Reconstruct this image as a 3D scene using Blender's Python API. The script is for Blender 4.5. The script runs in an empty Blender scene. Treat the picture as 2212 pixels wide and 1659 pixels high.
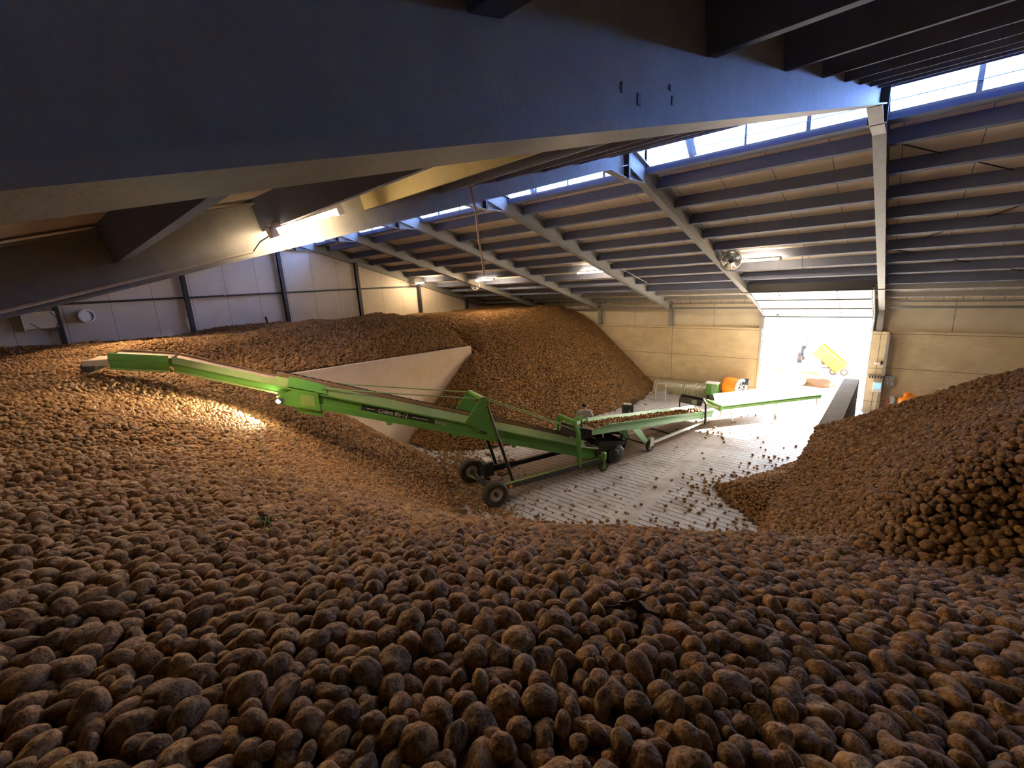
import bpy, bmesh, math, random
import numpy as np
from mathutils import Vector, Matrix, Euler, noise
random.seed(7); rng = np.random.default_rng(11)
S = bpy.context.scene
COL = S.collection
PI = math.pi
EXPOSURE = 3.2
SKY, SUN, TUBE = .42, 20.0, 42.0
POT = ((.108,.059,.025), (.255,.153,.066), (.39,.265,.122))

# ---------------------------------------------------------------- camera
CAMZ = 6.2
YAW, PITCH, ROLL, FPX = 0.738140, 0.229059, -0.0556015, 933.6
_f = Vector((-math.sin(YAW)*math.cos(PITCH), math.cos(YAW)*math.cos(PITCH), -math.sin(PITCH)))
_r = Vector((math.cos(YAW), math.sin(YAW), 0)); _u = _r.cross(_f)
CR = math.cos(ROLL)*_r + math.sin(ROLL)*_u
CU = -math.sin(ROLL)*_r + math.cos(ROLL)*_u
cam = bpy.data.cameras.new('camera'); cam.sensor_width = 36; cam.lens = FPX/2212*36
cam.clip_start = .02; cam.clip_end = 400
co = bpy.data.objects.new('camera', cam); COL.objects.link(co)
m = Matrix((CR, CU, -_f)).transposed().to_4x4(); m.translation = (0, 0, CAMZ)
co.matrix_world = m; S.camera = co

# ---------------------------------------------------------------- sky, sun, exposure
S.view_settings.view_transform = 'Standard'; S.view_settings.look = 'None'
S.view_settings.gamma = 1; S.view_settings.use_curve_mapping = False
S.view_settings.exposure = EXPOSURE
W = bpy.data.worlds.new('sky'); S.world = W; W.use_nodes = True
nt = W.node_tree; bg = nt.nodes['Background']
sky = nt.nodes.new('ShaderNodeTexSky'); sky.sky_type = 'NISHITA'; sky.sun_disc = False
sky.sun_elevation = math.radians(29); sky.sun_rotation = math.radians(24)
sky.air_density = 1.0; sky.dust_density = 1.2
nt.links.new(sky.outputs[0], bg.inputs[0]); bg.inputs[1].default_value = SKY
sun = bpy.data.lights.new('sun', 'SUN'); sun.energy = SUN; sun.angle = .009; sun.color = (1, .91, .76)
so = bpy.data.objects.new('sun', sun); COL.objects.link(so)
so.rotation_euler = Vector((-2.93, -6.6, -4.0)).to_track_quat('-Z', 'Y').to_euler()
so.location = (0, 40, 30)
S.cycles.use_denoising = True
S.cycles.max_bounces = 10; S.cycles.diffuse_bounces = 6; S.cycles.glossy_bounces = 3
S.cycles.transmission_bounces = 6; S.cycles.sample_clamp_indirect = 12
S.cycles.caustics_reflective = False; S.cycles.caustics_refractive = False

# ---------------------------------------------------------------- helpers
class MB:
    def __init__(s): s.v = []; s.f = []
    def add(s, vs, fs):
        o = len(s.v); s.v += [tuple(v) for v in vs]; s.f += [tuple(i+o for i in f) for f in fs]; return s
    def box(s, c, d, M=None):
        M = M or Matrix.Identity(3); c = Vector(c)
        vs = [c + M @ Vector((x*d[0]/2, y*d[1]/2, z*d[2]/2)) for x in (-1, 1) for y in (-1, 1) for z in (-1, 1)]
        return s.add(vs, [(0,1,3,2),(4,6,7,5),(0,4,5,1),(2,3,7,6),(0,2,6,4),(1,5,7,3)])
    def rng(s, a, b):
        return s.box([(a[i]+b[i])/2 for i in range(3)], [abs(b[i]-a[i]) for i in range(3)])
    def beam(s, p, q, w, h, up=(0,0,1)):
        p, q = Vector(p), Vector(q); x = (q-p).normalized(); y = Vector(up).cross(x)
        if y.length < 1e-4: y = Vector((1,0,0)).cross(x)
        y.normalize(); z = x.cross(y)
        return s.box((p+q)/2, ((q-p).length, w, h), Matrix((x, y, z)).transposed())
    def ibeam(s, p, q, w, h, t=.018, up=(0,0,1)):   # p,q = underside centre line
        p, q = Vector(p), Vector(q); x = (q-p).normalized(); y = Vector(up).cross(x).normalized(); z = x.cross(y)
        for c0, hh, ww in ((t/2, t, w), (h-t/2, t, w), (h/2, h-2*t, .014)):
            s.beam(p+z*c0, q+z*c0, ww, hh, up)
        return s
    def tube(s, pts, r, n=8, closed=False):
        pts = [Vector(p) for p in pts]; N = len(pts); R = r if isinstance(r, (list, tuple)) else [r]*N
        vs = []; ref = None
        for i, p in enumerate(pts):
            a = pts[(i-1) % N] if (closed or i) else p; b = pts[(i+1) % N] if (closed or i < N-1) else p
            t = (b-a).normalized()
            if ref is None: ref = t.orthogonal().normalized()
            e1 = (ref - t*ref.dot(t)).normalized(); ref = e1; e2 = t.cross(e1)
            vs += [p + (e1*math.cos(2*PI*k/n) + e2*math.sin(2*PI*k/n))*R[i] for k in range(n)]
        fs = []
        for i in range(N if closed else N-1):
            j = (i+1) % N
            for k in range(n): fs.append((i*n+k, i*n+(k+1) % n, j*n+(k+1) % n, j*n+k))
        if not closed: fs += [tuple(range(n))[::-1], tuple((N-1)*n+k for k in range(n))]
        return s.add(vs, fs)
    def lathe(s, prof, c, axis, n=24, closed=False):   # prof (radius, along axis)
        c = Vector(c); a = Vector(axis).normalized(); e1 = a.orthogonal().normalized(); e2 = a.cross(e1)
        vs = []; N = len(prof)
        for r, h in prof: vs += [c + a*h + (e1*math.cos(2*PI*k/n)+e2*math.sin(2*PI*k/n))*r for k in range(n)]
        fs = []
        for i in range(N if closed else N-1):
            j = (i+1) % N
            for k in range(n): fs.append((i*n+k, i*n+(k+1) % n, j*n+(k+1) % n, j*n+k))
        if not closed: fs += [tuple(range(n))[::-1], tuple((N-1)*n+k for k in range(n))]
        return s.add(vs, fs)
    def prism(s, poly, vec):
        n = len(poly); a = [Vector(p) for p in poly]; b = [p+Vector(vec) for p in a]
        return s.add(a+b, [tuple(range(n))[::-1], tuple(range(n, 2*n))]+[(i, (i+1) % n, n+(i+1) % n, n+i) for i in range(n)])
    def build(s, name, mat, parent=None, smooth=False, bevel=0):
        me = bpy.data.meshes.new(name); me.from_pydata(s.v, [], s.f)
        bm = bmesh.new(); bm.from_mesh(me); bmesh.ops.recalc_face_normals(bm, faces=bm.faces); bm.to_mesh(me); bm.free()
        me.materials.append(mat)
        if smooth:
            me.polygons.foreach_set('use_smooth', [True]*len(me.polygons)); me.set_sharp_from_angle(angle=.7)
        o = bpy.data.objects.new(name, me); COL.objects.link(o)
        if bevel:
            md = o.modifiers.new('bevel', 'BEVEL'); md.width = bevel; md.segments = 2; md.limit_method = 'ANGLE'
        if parent is not None:
            o.parent = parent; q = parent; off = Vector((0,0,0))
            while q is not None: off -= q.location; q = q.parent
            o.location = off
        return o
def tag(o, label, cat, group=None, kind=None):
    o['label'] = label; o['category'] = cat
    if group: o['group'] = group
    if kind: o['kind'] = kind
    return o
def thing(name, loc, label, cat, group=None, kind=None):
    o = bpy.data.objects.new(name, None); o.location = loc; o.empty_display_size = .1; COL.objects.link(o)
    return tag(o, label, cat, group, kind)
def struct(o, label, cat): return tag(o, label, cat, None, 'structure')

# ---------------------------------------------------------------- materials
def mat(name, col, rough=.7, metal=0, noise_amt=0, noise_scale=4, col2=None, bump=0, bscale=40, emit=None, spec=.4, stretch=None):
    M = bpy.data.materials.new(name); M.use_nodes = True; n = M.node_tree; b = n.nodes['Principled BSDF']
    b.inputs['Roughness'].default_value = rough; b.inputs['Metallic'].default_value = metal
    b.inputs['Specular IOR Level'].default_value = spec
    b.inputs['Base Color'].default_value = (*col, 1)
    if emit:
        b.inputs['Emission Color'].default_value = (*emit[0], 1); b.inputs['Emission Strength'].default_value = emit[1]
    tc = n.nodes.new('ShaderNodeTexCoord'); src = tc.outputs['Object']
    if stretch:
        mp = n.nodes.new('ShaderNodeMapping'); mp.inputs['Scale'].default_value = stretch; n.links.new(src, mp.inputs[0]); src = mp.outputs[0]
    if col2:
        t = n.nodes.new('ShaderNodeTexNoise'); t.inputs['Scale'].default_value = noise_scale; t.inputs['Detail'].default_value = 8; t.inputs['Roughness'].default_value = .65
        r = n.nodes.new('ShaderNodeValToRGB'); r.color_ramp.elements[0].position = .5-noise_amt; r.color_ramp.elements[1].position = .5+noise_amt
        r.color_ramp.elements[0].color = (*col, 1); r.color_ramp.elements[1].color = (*col2, 1)
        n.links.new(src, t.inputs[0]); n.links.new(t.outputs[0], r.inputs[0]); n.links.new(r.outputs[0], b.inputs['Base Color'])
        M['ramp'] = r.name
    if bump:
        t2 = n.nodes.new('ShaderNodeTexNoise'); t2.inputs['Scale'].default_value = bscale; t2.inputs['Detail'].default_value = 6
        bp = n.nodes.new('ShaderNodeBump'); bp.inputs['Strength'].default_value = bump; bp.inputs['Distance'].default_value = .02
        n.links.new(src, t2.inputs[0]); n.links.new(t2.outputs[0], bp.inputs['Height']); n.links.new(bp.outputs[0], b.inputs['Normal'])
    return M
def mth(n, op, a, b=None, c=None):
    k = n.nodes.new('ShaderNodeMath'); k.operation = op
    for i, x in enumerate((a, b, c)):
        if x is None: continue
        if hasattr(x, 'links'): n.links.new(x, k.inputs[i])
        else: k.inputs[i].default_value = x
    return k.outputs[0]
def joints(M, specs, dark=(.03,.03,.03), bump=.4):
    """thin dark joints: specs = list of (axis, period, width, offset)"""
    n = M.node_tree; b = n.nodes['Principled BSDF']
    tc = n.nodes.new('ShaderNodeTexCoord'); sp = n.nodes.new('ShaderNodeSeparateXYZ'); n.links.new(tc.outputs['Object'], sp.inputs[0])
    tot = None
    for ax, per, wid, off in specs:
        x = mth(n, 'ADD', sp.outputs['XYZ'.index(ax)], off+1000*per)
        fr = mth(n, 'MODULO', x, per); k = mth(n, 'LESS_THAN', fr, wid)
        tot = k if tot is None else mth(n, 'MAXIMUM', tot, k)
    mx = n.nodes.new('ShaderNodeMix'); mx.data_type = 'RGBA'
    lk = b.inputs['Base Color'].links
    if lk: n.links.new(lk[0].from_socket, mx.inputs[6])
    else: mx.inputs[6].default_value = b.inputs['Base Color'].default_value
    mx.inputs[7].default_value = (*dark, 1); n.links.new(tot, mx.inputs[0]); n.links.new(mx.outputs[2], b.inputs['Base Color'])
    return M

M_white = mat('white_panel', (.76,.67,.55), .6, 0, .2, 1.2, (.66,.57,.46)); joints(M_white, [('Y', 1.3, .014, .28)], (.2,.19,.18))
M_cream = mat('cream_panel', (.72,.62,.47), .65, 0, .25, 1.5, (.6,.5,.37)); joints(M_cream, [('X', 2.17, .018, .66)], (.12,.1,.08))
M_conc = mat('cast_concrete_wall', (.72,.58,.38), .85, 0, .25, 1.6, (.50,.39,.25), .25, 25, stretch=(1,1,1.6)); joints(M_conc, [('Z', 1.42, .02, -.5), ('X', 4.36, .02, 4.9)], (.16,.12,.08))
M_divider = mat('pale_concrete', (.62,.51,.40), .85, 0, .3, .9, (.46,.33,.22), .2, 30)
M_low = mat('brown_concrete', (.13,.095,.07), .95, 0, .25, 5, (.08,.06,.042), .3, 30)
M_steel = mat('grey_painted_steel', (.30,.29,.27), .55, .0, .25, 7, (.22,.21,.2), .12, 60)
M_purlin = mat('purlin_in_blue_light', (.15,.17,.26), .75, 0, .3, 3, (.115,.13,.20))  # blue cast of the daylight put into the purlin colour
M_purl_l = mat('timber_purlin_in_blue_light', (.19,.22,.34), .75, 0, .3, 3, (.15,.175,.27))  # bluish light veil painted into the colour of these timber purlins
M_lampwood = mat('lamp_lit_timber', (.42,.35,.17), .8, 0, .3, 4, (.30,.25,.12))  # warm light of the nearby tube lamp put into the timber colour
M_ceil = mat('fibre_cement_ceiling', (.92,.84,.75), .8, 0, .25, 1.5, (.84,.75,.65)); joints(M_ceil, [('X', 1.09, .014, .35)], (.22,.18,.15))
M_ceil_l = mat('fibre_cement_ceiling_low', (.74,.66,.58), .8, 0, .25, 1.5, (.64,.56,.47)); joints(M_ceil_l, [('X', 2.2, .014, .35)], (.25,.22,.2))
M_black = mat('black_steel', (.018,.018,.02), .45, .2)
M_dark = mat('dark_steel', (.05,.05,.055), .5, .3)
M_galv = mat('galvanised_steel', (.55,.56,.55), .42, .7, .3, 12, (.4,.41,.41))
M_rubber = mat('tyre_rubber', (.022,.021,.02), .8, 0, .25, 9, (.06,.05,.04))
M_green = mat('green_machine_paint', (.075,.225,.035), .42, 0, .3, 5, (.10,.26,.05))
M_greend = mat('dusty_green_paint', (.15,.27,.07), .6, 0, .3, 3, (.24,.29,.12))
M_lgreen = mat('pale_green_paint', (.14,.34,.17), .5, 0, .3, 4, (.2,.37,.2))
M_belt = mat('dusty_belt_rubber', (.44,.31,.2), .9, 0, .25, 9, (.32,.22,.14), .4, 20)
M_rim = mat('cream_wheel_rim', (.6,.56,.48), .5, 0, .3, 8, (.45,.4,.33))
M_orange = mat('orange_plastic', (.85,.27,.015), .5)
M_yel = mat('yellow_paint', (.85,.48,.02), .5)
M_whitep = mat('white_paint', (.75,.74,.72), .5)
M_decal = mat('black_decal', (.02,.025,.02), .5)
M_text = mat('white_lettering', (.6,.62,.55), .6)
M_red = mat('red_plastic', (.5,.07,.05), .5)
M_blue = mat('blue_paint', (.12,.3,.5), .5)
M_screen = mat('blue_screen', (.05,.12,.2), .3, emit=((.35,.6,.9), .15))
M_wood = mat('grey_wood', (.3,.24,.18), .8)
M_tube = mat('lit_tube', (1,.9,.75), .5, emit=((1,.74,.45), TUBE*.5))
M_tube3 = mat('lit_unseen_tube', (1,.9,.75), .5, emit=((1,.74,.45), TUBE*2.5))  # stronger tube, only for the unseen added lamps
M_tube2 = mat('lit_warm_tube', (1,.9,.75), .5, emit=((1,.74,.44), TUBE*.95))
M_led = mat('lit_led', (1,1,.9), .5, emit=((1,.93,.72), 60))
M_soil = mat('dark_soil_between_potatoes', (.07,.042,.024), .95, 0, .25, 12, (.045,.027,.016), .5, 40)
M_yard = mat('yard_concrete', (.5,.49,.47), .9, 0, .3, .4, (.42,.4,.37))
M_grass = mat('green_leaf', (.07,.16,.03), .7)
M_stalk = mat('dry_stalk', (.06,.04,.025), .9)
# translucent twin-wall glazing of the roof light
M_glass = bpy.data.materials.new('roof_light_glazing'); M_glass.use_nodes = True
n = M_glass.node_tree; n.nodes.clear(); o_ = n.nodes.new('ShaderNodeOutputMaterial')
tr = n.nodes.new('ShaderNodeBsdfTranslucent'); tr.inputs[0].default_value = (.31,.445,.78,1)
tp = n.nodes.new('ShaderNodeBsdfTransparent'); tp.inputs[0].default_value = (.8,.88,1,1)
mx = n.nodes.new('ShaderNodeMixShader'); mx.inputs[0].default_value = .06
n.links.new(tr.outputs[0], mx.inputs[1]); n.links.new(tp.outputs[0], mx.inputs[2]); n.links.new(mx.outputs[0], o_.inputs[0])
M_pane = bpy.data.materials.new('window_glass'); M_pane.use_nodes = True
M_pane.node_tree.nodes['Principled BSDF'].inputs['Base Color'].default_value = (.35,.5,.6,1); M_pane.node_tree.nodes['Principled BSDF'].inputs['Roughness'].default_value = .08
# slotted floor
M_floor = mat('slotted_concrete_floor', (.45,.45,.465), .58, 0, .3, .8, (.33,.315,.30), .12, 14, spec=.3)
n = M_floor.node_tree; b = n.nodes['Principled BSDF']
tc = n.nodes.new('ShaderNodeTexCoord'); sp = n.nodes.new('ShaderNodeSeparateXYZ'); n.links.new(tc.outputs['Object'], sp.inputs[0])
yy = mth(n, 'ADD', sp.outputs[1], 100); row = mth(n, 'FLOOR', mth(n, 'DIVIDE', yy, .215))
sl = mth(n, 'LESS_THAN', mth(n, 'MODULO', yy, .215), .026)
xo = mth(n, 'ADD', mth(n, 'ADD', sp.outputs[0], 100), mth(n, 'MULTIPLY', mth(n, 'MODULO', row, 2), .55))
br = mth(n, 'GREATER_THAN', mth(n, 'MODULO', xo, 1.12), .14)
cr = mth(n, 'LESS_THAN', mth(n, 'MODULO', mth(n, 'ADD', sp.outputs[0], 100), 2.24), .016)
lane = mth(n, 'GREATER_THAN', mth(n, 'ABSOLUTE', mth(n, 'ADD', mth(n, 'ADD', sp.outputs[0], 5.05), mth(n, 'MULTIPLY', sp.outputs[1], -.02))), .28)
slot = mth(n, 'MAXIMUM', mth(n, 'MULTIPLY', mth(n, 'MULTIPLY', sl, br), lane), mth(n, 'MULTIPLY', cr, .35))
# trodden brown dirt, in patches
dn = n.nodes.new('ShaderNodeTexNoise'); dn.inputs['Scale'].default_value = .55; dn.inputs['Detail'].default_value = 9; dn.inputs['Roughness'].default_value = .7; n.links.new(tc.outputs['Object'], dn.inputs[0])
dirt = n.nodes.new('ShaderNodeMapRange'); dirt.inputs[1].default_value = .5; dirt.inputs[2].default_value = .68; n.links.new(dn.outputs[0], dirt.inputs[0])
dl = mth(n, 'ABSOLUTE', mth(n, 'ADD', mth(n, 'MULTIPLY', mth(n, 'ADD', sp.outputs[0], 9.6), .94), mth(n, 'MULTIPLY', mth(n, 'ADD', sp.outputs[1], -8.0), -.345)))
dl = mth(n, 'MULTIPLY', mth(n, 'SUBTRACT', 1.9, dl), mth(n, 'MULTIPLY', dn.outputs[0], 1.6)); dl.node.use_clamp = True
dirt_all = mth(n, 'MAXIMUM', mth(n, 'MULTIPLY', dirt.outputs[0], .75), mth(n, 'MULTIPLY', dl, .85))
m1 = n.nodes.new('ShaderNodeMix'); m1.data_type = 'RGBA'; n.links.new(b.inputs['Base Color'].links[0].from_socket, m1.inputs[6]); m1.inputs[7].default_value = (.15,.09,.055,1)
n.links.new(dirt_all, m1.inputs[0])
m2 = n.nodes.new('ShaderNodeMix'); m2.data_type = 'RGBA'; n.links.new(m1.outputs[2], m2.inputs[6]); m2.inputs[7].default_value = (.012,.01,.009,1); n.links.new(slot, m2.inputs[0])
n.links.new(m2.outputs[2], b.inputs['Base Color'])
# potatoes
M_pot = bpy.data.materials.new('earthy_potato_skin'); M_pot.use_nodes = True; n = M_pot.node_tree; b = n.nodes['Principled BSDF']
b.inputs['Roughness'].default_value = .82; b.inputs['Specular IOR Level'].default_value = .25
tc = n.nodes.new('ShaderNodeTexCoord'); oi = n.nodes.new('ShaderNodeObjectInfo')
ad = n.nodes.new('ShaderNodeVectorMath'); ad.operation = 'ADD'; cb = n.nodes.new('ShaderNodeCombineXYZ')
for i in range(3): n.links.new(mth(n, 'MULTIPLY', oi.outputs['Random'], 37.+i*11), cb.inputs[i])
n.links.new(tc.outputs['Object'], ad.inputs[0]); n.links.new(cb.outputs[0], ad.inputs[1])
t1 = n.nodes.new('ShaderNodeTexNoise'); t1.inputs['Scale'].default_value = 3.2; t1.inputs['Detail'].default_value = 7; t1.inputs['Roughness'].default_value = .68; n.links.new(ad.outputs[0], t1.inputs[0])
rp = n.nodes.new('ShaderNodeValToRGB'); e = rp.color_ramp.elements
e[0].position = .33; e[0].color = (*POT[0],1); e[1].position = .7; e[1].color = (*POT[2],1)
e2 = rp.color_ramp.elements.new(.52); e2.color = (*POT[1],1)
n.links.new(t1.outputs[0], rp.inputs[0])
rp2 = n.nodes.new('ShaderNodeValToRGB'); q = rp2.color_ramp.elements
q[0].position = 0; q[0].color = (.72,.70,.68,1); q[1].position = 1; q[1].color = (1.05,.98,.86,1)
for ps, cc in ((.3,(.9,.84,.8,1)), (.6,(1.12,.98,.86,1)), (.9,(1.0,.9,.8,1)), (.96,(1.4,1.3,1.0,1))):
    k = rp2.color_ramp.elements.new(ps); k.color = cc
n.links.new(oi.outputs['Random'], rp2.inputs[0])
mm = n.nodes.new('ShaderNodeMix'); mm.data_type = 'RGBA'; mm.blend_type = 'MULTIPLY'; mm.inputs[0].default_value = 1
n.links.new(rp.outputs[0], mm.inputs[6]); n.links.new(rp2.outputs[0], mm.inputs[7]); t3 = n.nodes.new('ShaderNodeTexNoise'); t3.inputs['Scale'].default_value = 13; t3.inputs['Detail'].default_value = 4; n.links.new(ad.outputs[0], t3.inputs[0])
r3 = n.nodes.new('ShaderNodeValToRGB'); r3.color_ramp.elements[0].position = .34; r3.color_ramp.elements[0].color = (.45,.38,.32,1); r3.color_ramp.elements[1].position = .47; r3.color_ramp.elements[1].color = (1,1,1,1)
n.links.new(t3.outputs[0], r3.inputs[0]); m3 = n.nodes.new('ShaderNodeMix'); m3.data_type = 'RGBA'; m3.blend_type = 'MULTIPLY'; m3.inputs[0].default_value = .8
n.links.new(mm.outputs[2], m3.inputs[6]); n.links.new(r3.outputs[0], m3.inputs[7]); n.links.new(m3.outputs[2], b.inputs['Base Color'])
bp = n.nodes.new('ShaderNodeBump'); bp.inputs['Strength'].default_value = .35; bp.inputs['Distance'].default_value = .05
t2 = n.nodes.new('ShaderNodeTexNoise'); t2.inputs['Scale'].default_value = 9; t2.inputs['Detail'].default_value = 5; n.links.new(ad.outputs[0], t2.inputs[0])
n.links.new(t2.outputs[0], bp.inputs['Height']); n.links.new(bp.outputs[0], b.inputs['Normal'])
# ---------- heap height field (metres, world) ----------
FT = [(-14.6,9.15),(-12.6,9.1),(-11.4,8.7),(-10.3,8.0),(-9.25,7.4),(-8,6.95),(-6.9,6.75),(-5.25,7.1),(-4,7.85),(-3,8.5),(-2.1,9.15),(-1.3,9.6),(1.5,12.0),(8.4,14.0)]
FP = FT+[(8.4,-4.6),(-14.6,-4.6)]
BT = [(-14.6,10.2),(-13.6,10.5),(-12.6,10.9),(-11.7,11.4),(-11,13.2),(-10.4,15.9),(-9.75,18.05),(-9.5,20.5),(-10.07,23.4)]
BP = BT+[(-22.4,23.4),(-22.4,10.2)]
TT = [(-1.4,10.2),(-2.1,10.9),(-3.1,11.9),(-3.57,12.65),(-3.0,13.6),(-2.3,15.2),(-1.9,16.2),(-1.4,16.4)]
def seg_dist(X,Y,line):
    d=np.full(X.shape,1e9)
    for (ax,ay),(bx,by) in zip(line[:-1],line[1:]):
        dx,dy=bx-ax,by-ay; L=dx*dx+dy*dy
        t=np.clip(((X-ax)*dx+(Y-ay)*dy)/L,0,1)
        d=np.minimum(d,np.hypot(X-ax-t*dx,Y-ay-t*dy))
    return d
def inside(X,Y,poly):
    r=np.zeros(X.shape,bool); n=len(poly)
    for i in range(n):
        (ax,ay),(bx,by)=poly[i],poly[(i+1)%n]
        if ay==by: continue
        c=((ay>Y)!=(by>Y))&(X<(bx-ax)*(Y-ay)/(by-ay)+ax)
        r^=c
    return r
def smin(a,b,k): 
    h=np.clip(.5+.5*(b-a)/k,0,1); return b*(1-h)+a*h-k*h*(1-h)
def smooth(a,b,x):
    t=np.clip((x-a)/(b-a),0,1); return t*t*(3-2*t)
def wob(X,Y):
    return (np.sin(X*1.7+.6*np.sin(Y*1.3))*np.cos(Y*1.9+.8)*.5+np.sin(X*3.9+Y*2.3)*.3+np.sin(X*.63-Y*.81+2)*.7)
def height(X,Y):
    X=np.asarray(X,float);Y=np.asarray(Y,float)
    w=wob(X,Y)
    d=np.where(inside(X,Y,FP),seg_dist(X,Y,FT),-1)
    f=np.where(d>0,smin(.80*d+.05*w*np.clip(d,0,1),5.06+.06*w,2.2),0)
    f=f-.32*smooth(-1.2,1.2,X)*smooth(.6,2.0,Y)*(f>.4)
    f=np.where(X<-14.6,0,f)
    # right heap held by the low wall
    r=1.72+(.95+.3*(1-smooth(5.5,10,Y)))*(X+1.45)+.05*w
    lim=np.minimum(.7*(16.9-Y)+.05*w, 1.5*(Y-2.6))
    r=smin(smin(r,lim,.3),4.95+.05*w,1.2)
    r=np.where((X>-1.45)&(X<6)&(Y>2.6),np.clip(r,0,9),0)
    r=np.where((X<-.98)&(Y>15.4),np.minimum(r,0),r)
    f=-smin(-f,-r,.7*(f>0)*(r>0)+1e-4)
    # spill tongue
    t=np.where(inside(X,Y,TT),np.minimum(.42*seg_dist(X,Y,TT[:-1]),.32)+.03*w,0)
    # far heap
    b=np.where(inside(X,Y,BP),smin(.9*seg_dist(X,Y,BT)+.06*w,4.62+.08*w,1.6),0)
    cone=3.35-.8*np.hypot(X+14.75,Y-13.5)
    b=np.where(X>-14.6,np.where(Y>9.5,np.maximum(b,cone),0),np.maximum(b,cone))
    l=np.where(X<-14.6,smin(3.42+.03*np.clip(13.4-Y,0,14)+.55*(-14.75-X)+.05*w,4.88+.12*w,.5),0)
    l=np.where(Y<13.4,l,l-.85*(Y-13.4))
    b=np.maximum(b,l)
    z=np.maximum(f,np.maximum(t,b))
    return np.maximum(z,0)
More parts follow.
